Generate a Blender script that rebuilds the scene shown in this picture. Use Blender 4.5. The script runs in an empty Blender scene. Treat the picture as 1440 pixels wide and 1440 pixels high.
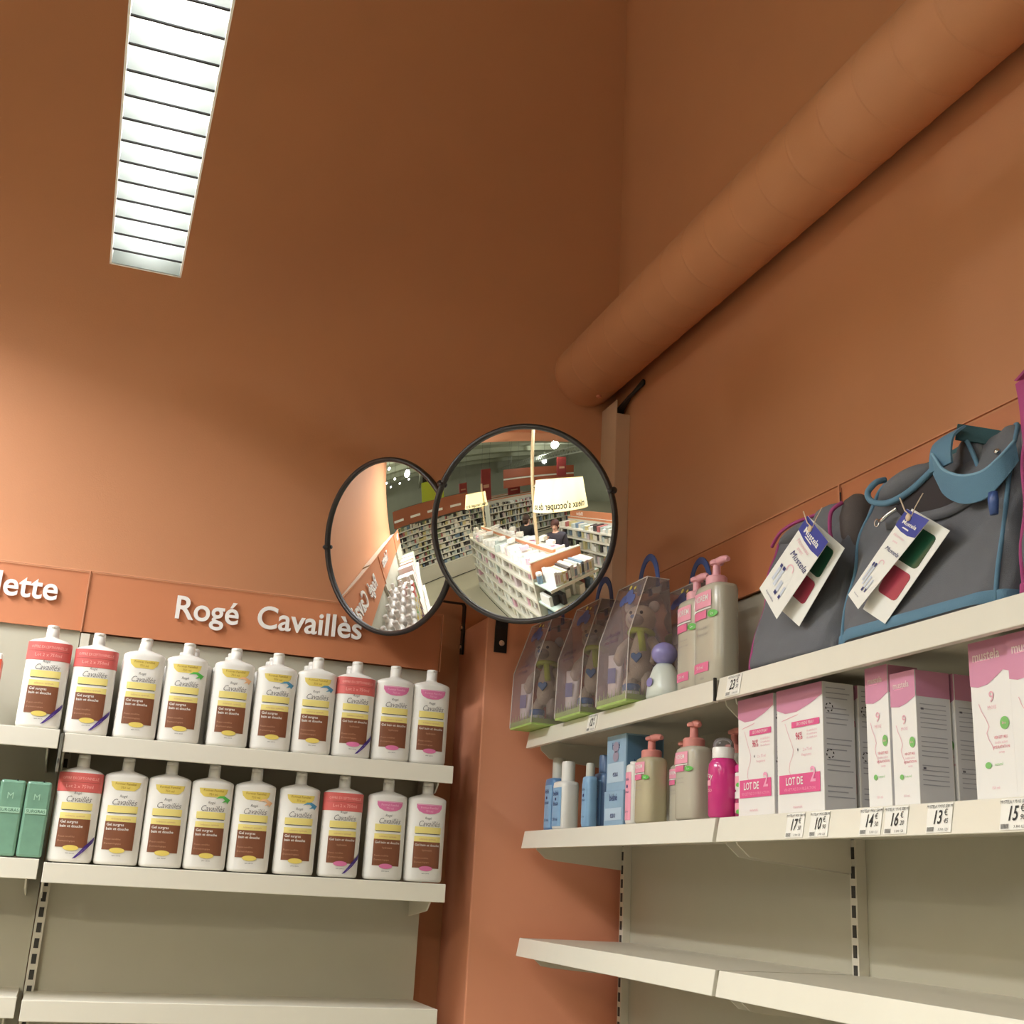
import bpy, bmesh, math, random
from math import sin, cos, pi, radians, sqrt, atan2
from mathutils import Vector, Matrix
random.seed(7)
SC = bpy.context.scene
COL = SC.collection

# ------------------------------------------------------------------ camera
cam_d = bpy.data.cameras.new('camera'); cam_d.sensor_width = 36.0; cam_d.lens = 42.5
cam_d.clip_start = 0.05; cam_d.clip_end = 100
cam = bpy.data.objects.new('camera', cam_d); COL.objects.link(cam); SC.camera = cam
_F = Vector((0.3046, 0.9052, 0.2965)); _R = Vector((0.9412, -0.3336, 0.0526))
_F.normalize(); _U = _R.cross(_F).normalized(); _R = _F.cross(_U).normalized()
cam.matrix_world = Matrix(((_R.x, _U.x, -_F.x, 0), (_R.y, _U.y, -_F.y, 0), (_R.z, _U.z, -_F.z, 1.55), (0, 0, 0, 1)))

# ------------------------------------------------------------------ view, world
SC.view_settings.view_transform = 'Standard'; SC.view_settings.look = 'None'
SC.view_settings.exposure = 0.17; SC.view_settings.gamma = 1.0
SC.view_settings.use_curve_mapping = False
SC.cycles.use_denoising = True
SC.cycles.max_bounces = 10; SC.cycles.transparent_max_bounces = 24
SC.cycles.sample_clamp_indirect = 6.0
w = bpy.data.worlds.new('world'); SC.world = w; w.use_nodes = True
w.node_tree.nodes['Background'].inputs[0].default_value = (0.75, 0.78, 0.72, 1)
w.node_tree.nodes['Background'].inputs[1].default_value = 0.25

def area(name, loc, sx, sy, power, color=(0.98, 0.99, 1.0), rot=(0, 0, 0)):
    d = bpy.data.lights.new(name, 'AREA'); d.shape = 'RECTANGLE'; d.size = sx; d.size_y = sy
    d.energy = power; d.color = color
    o = bpy.data.objects.new(name, d); o.location = loc; o.rotation_euler = rot; COL.objects.link(o); return o
# louvred fitting's tube, unseen fill panels added for their light, the hall's high lamps
# (x, y0, y1, underside height, watts, louvred?)
FITTINGS = [(-0.0285, 1.50, 2.736, 2.9, 5.5, True), (-1.15, 1.85, 2.85, 3.1, 66, False), (-1.4, 0.1, 1.3, 3.5, 22, False), (-2.2, -1.6, -0.35, 3.45, 60, False)]
for (fx, y0, y1, zf, pw, lv) in FITTINGS:
    area('tube_and_fill_light', (fx, (y0 + y1) / 2, zf + (.0885 if lv else -.003)), 0.11 if lv else .15, (y1 - y0) * 0.97, pw)
HALL = [(-6.9, -3.0), (-10, 3.5), (-14, -7), (-6, 7.5), (-12, 9), (-2.6, -5.5)]
HW = dict(zip(HALL, [75, 130, 190, 480, 480, 75]))
for (hx, hy) in HALL:
    p_ = bpy.data.lights.new('hall_light', 'POINT'); p_.energy = HW[(hx, hy)]; p_.color = (.97, 1, .95); p_.shadow_soft_size = .16
    o_ = bpy.data.objects.new('hall_light', p_); o_.location = (hx, hy, 3.95); COL.objects.link(o_)

# ------------------------------------------------------------------ materials
def S(r, g, b):
    f = lambda c: (c / 255 / 12.92) if c / 255 <= 0.04045 else ((c / 255 + 0.055) / 1.055) ** 2.4
    return (f(r), f(g), f(b), 1)
MATS = {}
def mat(name, col, rough=0.5, metal=0.0, noise=0.0, nscale=40.0, bump=0.0, bscale=200.0, emit=0.0, trans=0.0, alpha=1.0, coat=0.0, sss=0.0):
    if name in MATS: return MATS[name]
    m = bpy.data.materials.new(name); m.use_nodes = True
    nt = m.node_tree; b = nt.nodes['Principled BSDF']
    b.inputs['Base Color'].default_value = col; b.inputs['Roughness'].default_value = rough
    b.inputs['Metallic'].default_value = metal
    if trans: b.inputs['Transmission Weight'].default_value = trans
    if alpha < 1: b.inputs['Alpha'].default_value = alpha
    if coat: b.inputs['Coat Weight'].default_value = coat
    if emit:
        b.inputs['Emission Color'].default_value = col; b.inputs['Emission Strength'].default_value = emit
    if noise or bump:
        tc = nt.nodes.new('ShaderNodeTexCoord')
    if noise:
        n = nt.nodes.new('ShaderNodeTexNoise'); n.inputs['Scale'].default_value = nscale; n.inputs['Detail'].default_value = 4
        mx = nt.nodes.new('ShaderNodeMix'); mx.data_type = 'RGBA'
        k0, k1 = 1 - noise, 1 + noise
        mx.inputs['A'].default_value = tuple(c * k0 for c in col[:3]) + (1,)
        mx.inputs['B'].default_value = tuple(min(1, c * k1) for c in col[:3]) + (1,)
        nt.links.new(tc.outputs['Object'], n.inputs['Vector']); nt.links.new(n.outputs['Fac'], mx.inputs['Factor'])
        nt.links.new(mx.outputs['Result'], b.inputs['Base Color'])
    if bump:
        n2 = nt.nodes.new('ShaderNodeTexNoise'); n2.inputs['Scale'].default_value = bscale; n2.inputs['Detail'].default_value = 3
        bp = nt.nodes.new('ShaderNodeBump'); bp.inputs['Strength'].default_value = bump; bp.inputs['Distance'].default_value = 0.003
        nt.links.new(tc.outputs['Object'], n2.inputs['Vector']); nt.links.new(n2.outputs['Fac'], bp.inputs['Height'])
        nt.links.new(bp.outputs['Normal'], b.inputs['Normal'])
    MATS[name] = m; return m

def clear_mat(name, col, gloss=0.10, haze=0.0, hcol=(0.7, 0.65, 0.7, 1)):
    """thin clear film: see-through, a sheen that grows at grazing view, and a little milky haze"""
    if name in MATS: return MATS[name]
    m = bpy.data.materials.new(name); m.use_nodes = True; nt = m.node_tree
    nt.nodes.remove(nt.nodes['Principled BSDF']); out = nt.nodes['Material Output']
    t = nt.nodes.new('ShaderNodeBsdfTransparent'); t.inputs[0].default_value = col
    d = nt.nodes.new('ShaderNodeBsdfDiffuse'); d.inputs[0].default_value = hcol
    g = nt.nodes.new('ShaderNodeBsdfGlossy'); g.inputs['Roughness'].default_value = 0.08
    lw = nt.nodes.new('ShaderNodeLayerWeight'); lw.inputs[0].default_value = gloss
    m1 = nt.nodes.new('ShaderNodeMixShader'); m1.inputs[0].default_value = haze
    m2 = nt.nodes.new('ShaderNodeMixShader')
    nt.links.new(t.outputs[0], m1.inputs[1]); nt.links.new(d.outputs[0], m1.inputs[2])
    nt.links.new(lw.outputs['Fresnel'], m2.inputs[0]); nt.links.new(m1.outputs[0], m2.inputs[1]); nt.links.new(g.outputs[0], m2.inputs[2])
    nt.links.new(m2.outputs[0], out.inputs['Surface']); MATS[name] = m; return m

WALL = mat('orange_paint', S(206, 145, 104), 0.62, noise=0.03, nscale=6, bump=0.12, bscale=260)
PILLAR = mat('orange_panel', S(230, 156, 122), 0.5, noise=0.03, nscale=10)
SIGNM = mat('orange_sign', S(200, 128, 88), 0.5, noise=0.02, nscale=12)
CREAM = mat('cream_steel', S(214, 208, 192), 0.42, noise=0.02, nscale=14)
LIP = mat('white_rail', S(232, 228, 214), 0.24, noise=0.02, nscale=20)
GREYP = mat('grey_back_panel', S(188, 184, 166), 0.55, noise=0.03, nscale=16)
DARK = mat('dark_slot', S(52, 50, 46), 0.6)
WHITE = mat('white_plastic', S(238, 236, 230), 0.32)
WHITE2 = mat('white_print', S(245, 243, 238), 0.5)
LETTER = mat('white_letters', S(250, 248, 244), 0.4)
BLACKP = mat('black_plastic', S(34, 28, 28), 0.35)
BLACKM = mat('black_metal', S(30, 26, 25), 0.4, metal=0.3)
CHROME = mat('chrome', S(215, 215, 215), 0.18, metal=1.0)
MIRROR = mat('mirror_face', (0.93, 0.94, 0.92, 1), 0.012, metal=1.0)
INK = mat('dark_ink', S(60, 58, 66), 0.6)
BLACKINK = mat('black_ink', S(22, 22, 26), 0.6)
YEL = mat('yellow_print', S(236, 220, 134), 0.5)
YELD = mat('yellow_badge', S(228, 206, 104), .5)
BROWN = mat('brown_print', S(124, 74, 48), 0.5, noise=0.04, nscale=90)
TAN = mat('tan_ink', S(196, 150, 122), 0.5)
RED = mat('red_print', S(218, 104, 100), .45)
PURPLE = mat('purple_print', S(66, 40, 130), 0.45)
PINKB = mat('pink_badge', S(222, 120, 168), 0.5)
GREENL = mat('green_leaf_print', S(88, 190, 84), 0.5)
ORANGEL = mat('peach_leaf_print', S(246, 196, 150), 0.5)
BLUEL = mat('blue_leaf_print', S(84, 150, 190), 0.5)

# ------------------------------------------------------------------ mesh builder
class MB:
    def __init__(s): s.v, s.f, s.m = [], [], []
    def add(s, vs, fs, mi=0):
        o = len(s.v); s.v += [tuple(p) for p in vs]; s.f += [tuple(i + o for i in f) for f in fs]; s.m += [mi] * len(fs); return s
    def box(s, x0, x1, y0, y1, z0, z1, mi=0):
        v = [(x0, y0, z0), (x1, y0, z0), (x1, y1, z0), (x0, y1, z0), (x0, y0, z1), (x1, y0, z1), (x1, y1, z1), (x0, y1, z1)]
        return s.add(v, [(3, 2, 1, 0), (4, 5, 6, 7), (0, 1, 5, 4), (1, 2, 6, 5), (2, 3, 7, 6), (3, 0, 4, 7)], mi)
    def prism(s, pts, y0, y1, mi=0):
        """polygon in x,z (counter-clockwise seen from -y) given thickness along y"""
        n = len(pts); v = [(x, y0, z) for x, z in pts] + [(x, y1, z) for x, z in pts]
        f = [tuple(range(n)), tuple(range(2 * n - 1, n - 1, -1))] + [(i + n, (i + 1) % n + n, (i + 1) % n, i) for i in range(n)]
        return s.add(v, f, mi)
    def loft(s, rings, cap0=True, cap1=True, mi=0):
        n = len(rings[0]); v = [p for r in rings for p in r]; f = []
        for k in range(len(rings) - 1):
            for i in range(n):
                j = (i + 1) % n; f.append((k * n + i, k * n + j, (k + 1) * n + j, (k + 1) * n + i))
        if cap0: f.append(tuple(range(n - 1, -1, -1)))
        if cap1: f.append(tuple(range((len(rings) - 1) * n, len(rings) * n)))
        return s.add(v, f, mi)
    def lathe(s, prof, n=24, c=(0, 0, 0), mi=0, cap0=True, cap1=True):
        return s.loft([[(c[0] + r * cos(2 * pi * i / n), c[1] + r * sin(2 * pi * i / n), c[2] + z) for i in range(n)] for r, z in prof], cap0, cap1, mi)
    def tube(s, pts, r, n=10, mi=0, closed=False):
        pts = [Vector(p) for p in pts]; rings = []; m = len(pts); u = None
        for i, p in enumerate(pts):
            a = pts[(i - 1) % m] if (closed or i > 0) else p; b = pts[(i + 1) % m] if (closed or i < m - 1) else p
            t = (b - a).normalized()
            if u is None:
                u = t.cross(Vector((0, 0, 1)))
                if u.length < 0.1: u = t.cross(Vector((1, 0, 0)))
            u = (u - t * u.dot(t)).normalized(); q = t.cross(u)
            rr = r[i] if isinstance(r, (list, tuple)) else r
            rings.append([p + (u * cos(2 * pi * k / n) + q * sin(2 * pi * k / n)) * rr for k in range(n)])
        if closed: rings.append(rings[0])
        return s.loft(rings, not closed, not closed, mi)
    def cyl(s, a, b, r, n=16, mi=0): return s.tube([a, b], r, n, mi)
    def ball(s, c, rx, ry=None, rz=None, n=16, k=10, mi=0):
        ry = ry or rx; rz = rz or rx; rings = []
        for j in range(k + 1):
            t = -pi / 2 + pi * j / k; q = max(cos(t), 0.02)
            rings.append([(c[0] + rx * q * cos(2 * pi * i / n), c[1] + ry * q * sin(2 * pi * i / n), c[2] + rz * sin(t)) for i in range(n)])
        return s.loft(rings, True, True, mi)
    def ribbon(s, pts, wv, th=0.002, mi=0):
        """flat band along pts; wv = width vector (one or per point)"""
        P = [Vector(p) for p in pts]; n = len(P); W = [Vector(x) for x in wv] if isinstance(wv[0], (list, tuple)) else [Vector(wv)] * n
        rings = []
        for i in range(n):
            t = (P[min(i + 1, n - 1)] - P[max(i - 1, 0)]).normalized(); h = t.cross(W[i]).normalized() * th
            rings.append([P[i] - W[i] / 2 - h, P[i] + W[i] / 2 - h, P[i] + W[i] / 2 + h, P[i] - W[i] / 2 + h])
        return s.loft(rings, True, True, mi)
    def mesh(s, name, mats, smooth=False):
        me = bpy.data.meshes.new(name); me.from_pydata(s.v, [], s.f)
        for m in (mats if isinstance(mats, (list, tuple)) else [mats]): me.materials.append(m)
        me.polygons.foreach_set('material_index', s.m)
        if smooth: me.polygons.foreach_set('use_smooth', [True] * len(s.f))
        bm = bmesh.new(); bm.from_mesh(me); bmesh.ops.recalc_face_normals(bm, faces=bm.faces); bm.to_mesh(me); bm.free()
        me.update(); return me
    def build(s, name, mats, parent=None, smooth=False, bevel=0, seg=2, loc=None, rotz=0, auto=False):
        return put(name, s.mesh(name, mats, smooth), parent, bevel, seg, loc, rotz, auto)
def put(name, me, parent=None, bevel=0, seg=2, loc=None, rotz=0, auto=False):
    o = bpy.data.objects.new(name, me); COL.objects.link(o)
    if parent: o.parent = parent
    if loc: o.location = loc
    if rotz: o.rotation_euler = (0, 0, rotz)
    if bevel:
        b = o.modifiers.new('bevel', 'BEVEL'); b.width = bevel; b.segments = seg; b.limit_method = 'ANGLE'; b.angle_limit = radians(40)
    if auto:
        o.modifiers.new('split', 'EDGE_SPLIT').split_angle = radians(38)
    return o
def spl(P, n=6):
    """smooth curve through the points"""
    P = [Vector(p) for p in P]; out = []
    for i in range(len(P) - 1):
        a, b, c, d = P[max(i - 1, 0)], P[i], P[i + 1], P[min(i + 2, len(P) - 1)]
        for k in range(n):
            t = k / n; out.append(.5 * ((2 * b) + (c - a) * t + (2 * a - 5 * b + 4 * c - d) * t * t + (3 * b - a - 3 * c + d) * t ** 3))
    return out + [P[-1]]
def tag(o, label, cat, group=None):
    o['label'] = label; o['category'] = cat
    if group: o['group'] = group
    return o
def thing(name, label, cat, loc=(0, 0, 0), rotz=0, group=None):
    o = bpy.data.objects.new(name, None); o.empty_display_size = 0.05; COL.objects.link(o)
    o.location = loc; o.rotation_euler = (0, 0, rotz); return tag(o, label, cat, group)
def struct(o): o['kind'] = 'structure'; return o
def stuff(o): o['kind'] = 'stuff'; return o
RR = -pi / 2      # goods on the right wall face -X: local x -> world -Y, local -y -> world -X

_TX = {}
def text(body, size=1.0, shear=0.0, bold=0.0, align='CENTER', extrude=0.0, res=3, sp=1.0):
    """outline lettering as (verts, faces) in the plane, upright; used for print, signs and price labels"""
    key = (body, shear, bold, align, extrude, res, sp)
    if key not in _TX:
        c = bpy.data.curves.new('t', 'FONT'); c.body = body; c.size = 1; c.shear = shear; c.offset = bold
        c.align_x = align; c.align_y = 'CENTER'; c.extrude = extrude; c.resolution_u = res; c.space_character = sp
        o = bpy.data.objects.new('t', c); COL.objects.link(o)
        me = bpy.data.meshes.new_from_object(o.evaluated_get(bpy.context.evaluated_depsgraph_get()))
        _TX[key] = ([tuple(v.co) for v in me.vertices], [tuple(p.vertices) for p in me.polygons])
        bpy.data.objects.remove(o); bpy.data.curves.remove(c); bpy.data.meshes.remove(me)
    v, f = _TX[key]; return [(x * size, y * size, z * size) for x, y, z in v], f
def letters_of(body, **k):
    """the lettering split into single letters (an accent or dot stays with its letter)"""
    v, f = text(body, 1.0, **k); par = list(range(len(v)))
    def find(i):
        while par[i] != i: par[i] = par[par[i]]; i = par[i]
        return i
    for q in f:
        for i in q[1:]: par[find(i)] = find(q[0])
    comp = {}
    for i in range(len(v)): comp.setdefault(find(i), []).append(i)
    boxes = sorted([[min(v[i][0] for i in c), max(v[i][0] for i in c), [r]] for r, c in comp.items()])
    out = []
    for x0, x1, r in boxes:
        if out and min(x1, out[-1][1]) - max(x0, out[-1][0]) > .35 * min(x1 - x0, out[-1][1] - out[-1][0]): out[-1][1] = max(out[-1][1], x1); out[-1][2] += r
        else: out.append([x0, x1, r])
    res_ = []
    for x0, x1, r in out:
        ids = [i for i in range(len(v)) if find(i) in r]; mp = {i: n for n, i in enumerate(ids)}
        res_.append(([v[i] for i in ids], [tuple(mp[i] for i in q) for q in f if q[0] in mp]))
    return res_
def put_text(mb, body, x, z, size, y=0.0, mi=0, fn=None, xs=1.0, slope=0.0, **k):
    """lettering on a front face at depth y (or on the surface y = fn(x, z))"""
    v, f = text(body, size, **k); out = []
    for a, b, c in v:
        px, pz = x + a * xs, z + b + slope * a
        out.append((px, (fn(px, pz) if fn else y) - c, pz))
    mb.add(out, f, mi); return mb
def text_on_side(mb, body, xface, y, z, size, mi=0, **k):
    v, f = text(body, size, **k); mb.add([(xface, y + a, z + b) for a, b, c in v], f, mi)
def patch(mb, pts, fn, mi=0):
    """flat print: polygon of (x, z) laid on the surface y = fn(x, z), sliced so that it follows a curve"""
    xs = [p[0] for p in pts]; x0, x1 = min(xs), max(xs); n = max(1, int((x1 - x0) / 0.006))
    bm = bmesh.new(); bm.faces.new([bm.verts.new((x, 0, z)) for x, z in pts])
    for i in range(1, n):
        x = x0 + (x1 - x0) * i / n
        bmesh.ops.bisect_plane(bm, geom=list(bm.verts) + list(bm.edges) + list(bm.faces), plane_co=(x, 0, 0), plane_no=(1, 0, 0))
    bm.verts.index_update(); mb.add([(v.co.x, fn(v.co.x, v.co.z), v.co.z) for v in bm.verts], [tuple(v.index for v in f.verts) for f in bm.faces], mi); bm.free()
def rect(x0, x1, z0, z1): return [(x0, z0), (x1, z0), (x1, z1), (x0, z1)]
def oval(cx, cz, rx, rz, n=18, a0=0, a1=2 * pi): return [(cx + rx * cos(a0 + (a1 - a0) * i / n), cz + rz * sin(a0 + (a1 - a0) * i / n)) for i in range(n)]

# ------------------------------------------------------------------ the setting
XW, YW, ZC = 1.475, 3.38, 5.5
struct(MB().box(-1.55, XW + .15, YW, YW + .15, 0, ZC).build('wall_back', WALL))
struct(MB().box(XW, XW + .15, -14, YW, 0, ZC).build('wall_right', WALL))
FLOORM = mat('floor_tile', S(186, 178, 156), 0.35, noise=0.05, nscale=3)
struct(MB().box(-24, XW + .15, -14, 14, -.1, 0).build('floor', FLOORM))
CEIL = mat('grey_green_ceiling', S(186, 188, 164), 0.8, noise=0.05, nscale=2)
struct(MB().box(-24, XW + .15, -14, 14, ZC, ZC + .1).build('ceiling', CEIL))
FARW = mat('far_wall', S(170, 170, 150), 0.8, noise=0.08, nscale=1.5)
struct(MB().box(-24.15, -24, -14, 14, 0, ZC).build('wall_left', FARW))
struct(MB().box(-24, XW, -14.15, -14, 0, ZC).build('wall_front', FARW))
struct(MB().box(-24, XW, 14, 14.15, 0, ZC).build('wall_rear', FARW))
# boxed corner column between the two shelf runs
struct(MB().box(0.998, XW, 3.125, YW, 0, 2.262).build('trim_1', PILLAR, bevel=.004))
struct(MB().box(-3.87, -2.95, -1.3, 1.75, 3.5, ZC).build('trim_2', PILLAR))

# air duct along the right wall, running into the back wall
DR, DX, DZ = 0.105, 1.362, 3.155
prof = []
y = -1.0
while y < 3.40:
    prof += [(DR, y), (DR, y + .004), (DR, y + .108), (DR, y + .1135), (DR + .0012, y + .1155), (DR + .0012, y + .1185), (DR, y + .1205)]
    y += .125
duct = thing('air_duct', 'large round orange duct running along the right wall under the ceiling into the back wall', 'duct', (DX, 0, DZ))
MB().loft([[(r * cos(2 * pi * i / 48), yy, r * sin(2 * pi * i / 48)) for i in range(48)] for r, yy in prof]).build('duct_shell', WALL, duct, smooth=True, auto=True)
MB().tube([(.008, 3.275, -.103), (.008, 3.275, -.111)], .008, 12).build('plug', PILLAR, duct)
for yy in (-.4, .9):
    MB().box(-.012, .012, yy, yy + .015, .1035, ZC - DZ).build('hanger', WALL, duct)
# cable trunking in the corner and the cables that leave it
TRUNK = mat('beige_trunking', S(216, 182, 150), 0.5, noise=0.02)
tr = thing('cable_trunking', 'pale brown cable trunking standing in the corner beneath the duct', 'trunking', (1.427, 3.262, 2.263))
MB().box(0, .003, 0, .117, 0, .78).box(.003, .0475, 0, .003, 0, .735).build('cover', TRUNK, tr, bevel=.001)
CABLE = mat('black_cable', S(40, 34, 32), .5)
cb = thing('cable_bundle', 'dark cables rising from the trunking behind the orange duct', 'cable', (1.427, 3.262, 2.95))
for k in range(4):
    MB().tube([(.014 + .0075 * k, .035 + .012 * k, -.4), (.014 + .0075 * k, .035 + .012 * k, .03), (.020 + .005 * k, .03, .075), (.033 + .001 * k, -.02, .10), (.0405, -.11, .114 + .003 * k)], .006, 8).build('cable', CABLE, cb, smooth=True)

# louvred strip light and the added fill panels
ALU = mat('brushed_aluminium', S(150, 156, 154), .4)
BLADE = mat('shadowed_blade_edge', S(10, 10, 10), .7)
HOUS = mat('white_enamel', S(228, 228, 222), .4)
TUBE = mat('lit_tube', (1, .98, .95, 1), .4, emit=3.0)
def fitting(fx, y0, y1, ZF, label, grp=None):
    t = thing('strip_light', label, 'light fitting', (fx, y0, ZF), 0, grp); Ln = y1 - y0; h = .082
    m = MB().box(-h, -h + .004, 0, Ln, 0, .1).box(h - .004, h, 0, Ln, 0, .1).box(-h, h, 0, .004, 0, .1).box(-h, h, Ln - .004, Ln, 0, .1).box(-h, h, 0, Ln, .096, .1)
    m.build('housing', HOUS, t)
    MB().box(-.0775, .0775, Ln - .0062, Ln - .0045, .002, .085).build('end_reflector', mat('dull_aluminium', S(112, 118, 112), .5), t)
    n = int(round(Ln / .0768)); 
    for k in range(1, n):
        yk = Ln - k * .0768
        if yk < .02: break
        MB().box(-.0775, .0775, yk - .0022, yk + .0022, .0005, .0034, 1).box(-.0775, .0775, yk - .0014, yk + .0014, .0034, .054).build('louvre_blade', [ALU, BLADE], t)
    for s in (-.045, .045):
        MB().cyl((s, .04, .079), (s, Ln - .04, .079), .010, 12).build('tube', TUBE, t, smooth=True)
    for yy in (.25, Ln - .25):
        MB().cyl((0, yy, .1), (0, yy, ZC - ZF), .003, 6).build('suspension_wire', BLACKM, t)
    return t
def fill_panel(fx, y0, y1, zf, label):  # unseen panels added to brighten wall and shelves; skirts keep light off right wall
    t = thing('fill_panel', label, 'light fitting', (fx, y0, zf), 0, 'added opal fill panels'); Ln = y1 - y0
    MB().box(-.085, .085, 0, Ln, .004, .06).box(-.088, -.085, 0, Ln, -.035, .06).box(.085, .088, 0, Ln, -.035, .06).build('housing', HOUS, t, bevel=.004); MB().box(-.078, .078, .006, Ln - .006, 0, .004).build('diffuser', HOUS, t)
    for yy in (.25, Ln - .25): MB().cyl((0, yy, .06), (0, yy, ZC - zf), .003, 6).build('suspension_wire', BLACKM, t)
fitting(*FITTINGS[0][:4], 'louvred white strip light hanging at the upper left before the orange wall')
for f_, l in zip(FITTINGS[1:], ['added opal fill panel over the aisle, left of the picture', 'added opal fill panel above the near end of the shelf island', 'added opal fill panel over the aisle behind the near island']): fill_panel(*f_[:4], l)

# ------------------------------------------------------------------ shelving runs (local frame: front -y, bay starts at x = 0)
def shelf_bay(label, loc, rotz, width, depth, tops, lip_h, top_z, back_bottom, ledge_back, end_right=True, over=.0, tilt=.0, group=None):
    """tops: heights of the boards; front edge of the boards at local y = 0, back panel at y = depth"""
    t = thing('shelf_unit', label, 'shelving', loc, rotz, group)
    MB().box(0, width, depth, depth + .012, .05, back_bottom).build('back_panel', GREYP, t)
    for zt in tops:
        b = MB().box(.004, width - over - .002, .006, depth, zt - .022, zt - .0005).build('shelf', CREAM, t)
        r = MB().add([(0.003, -.0 - tilt, zt - lip_h), (width - over, -tilt, zt - lip_h), (width - over, 0.006, zt - lip_h), (0.003, .006, zt - lip_h),
                      (0.003, -.0, zt), (width - over, 0, zt), (width - over, .006, zt), (.003, .006, zt)],
                     [(3, 2, 1, 0), (4, 5, 6, 7), (0, 1, 5, 4), (1, 2, 6, 5), (2, 3, 7, 6), (3, 0, 4, 7)]).build('price_rail', LIP, b, bevel=.0015)
        for x in (.004, width - .03):
            MB().prism([(.0, zt - .023), (0, zt - .07), (.002, zt - .075), (.0, zt - .023)][:3] + [(.006, zt - .06), (.006, zt - .023)], 0, .001)
            m = MB(); pts = [(.03, zt - .022), (.035, zt - .045), (.06, zt - .066), (.09, zt - .07), (depth, zt - .085), (depth, zt - .022)]
            m.add([(x, y, z) for y, z in pts] + [(x + .004, y, z) for y, z in pts], [tuple(range(6)), tuple(range(11, 5, -1))] + [(i, (i + 1) % 6, (i + 1) % 6 + 6, i + 6) for i in range(6)])
            m.build('bracket', CREAM, t)
    MB().box(.0005, .022, depth - .022, depth - .0005, 0, back_bottom - .004).build('upright', CREAM, t)
    sl = MB()
    z = .2
    while z < back_bottom - .05: sl.box(.006, .017, depth - .0232, depth - .0218, z, z + .022); z += .035
    stuff(sl.build('slot_row', DARK, t))
    MB().box(0, width, depth + .002, ledge_back, top_z - .012, top_z).build('top_ledge', LIP, t)
    return t
LT = [1.84, 1.55, 1.26, .97, .68, .39, .14]
YL = 3.03
LB = [('left shelf bay holding the white and brown shower gel bottles beside the corner column', -.05, 0.0, .95), ('left shelf bay at the left edge of the picture with green packs', -1.002, .006, .95), ('left shelf bay further along the orange wall, out of the picture', -1.552, 0, .548)]
for k, (l, x, dz, wd) in enumerate(LB):
    shelf_bay(l, (x, YL, dz), 0, wd, .23, LT, .044, 2.24, 2.116, .346, over=(.0 if k == 0 else .006), group='shelf bays along the back wall')
RT = [1.95, 1.693, 1.43, 1.17, .90, .62, .36, .14]
RB = [('right shelf bay next to the corner column with gift bags and pump bottles', 3.07, 1.035), ('right shelf bay under the grey bags and pink cartons', 2.03, 1.035), ('right shelf bay beside the camera, out of the picture', .99, 1.035)]
for l, y, wd in RB:
    shelf_bay(l, (1.115, y, 0), RR, wd, .30, RT, .044, 2.33, 2.229, .356, tilt=.008, over=.006, group='shelf bays along the right wall')

# sign boards over the shelves
ACR = clear_mat('clear_acrylic', (.97, .93, .90, 1), .25, .06, (1, .8, .7, 1))
EDGE = mat('acrylic_edge', S(222, 158, 122), .25)
def sign(label, loc, rotz, wd, z0, z1, words, size, tx, tz, slope=0):
    t = thing('sign_board', label, 'sign', loc, rotz)
    MB().box(0, wd, 0, .006, z0, z1).build('board', SIGNM, t)
    MB().box(-.003, wd + .003, -.0062, -.0008, z1 + .003, z1 + .0055).box(-.0055, -.003, -.0062, -.0008, z0 - .003, z1 + .0055).box(wd + .003, wd + .0055, -.0062, -.0008, z0 - .003, z1 + .0055).build('acrylic_edge', EDGE, t)
    if words:
        for vv, ff in letters_of(words, bold=.014, align='LEFT', extrude=.03, res=6):
            MB().add([(tx + x * size * .955, -.008 - z * size, tz + y * size) for x, y, z in vv], ff).build('letter', LETTER, t)
    return t
sign('orange sign board with white letters over the row of shower gel bottles', (-.047, 3.243, 0), 0, .945, 2.1175, 2.272, 'Rogé  Cavaillès', .0862, .2155, 2.2045)
sign('orange sign board at the left edge of the picture ending in white letters', (-.996, 3.248, .002), 0, .943, 2.1175, 2.270, 'Toilette', .0862, .611, 2.2125)
sign('orange sign board further left, seen in the mirror', (-1.545, 3.248, .0), 0, .545, 2.1175, 2.270, 'Bain', .0862, .16, 2.2125)
sign('plain orange sign board behind the gift bags and pump bottles', (1.403, 3.07, 0), RR, 1.03, 2.23, 2.382, '', 0, 0, 0)
sign('plain orange sign board behind the grey shoulder bags', (1.403, 2.03, 0), RR, 1.03, 2.23, 2.382, '', 0, 0, 0)

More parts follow.
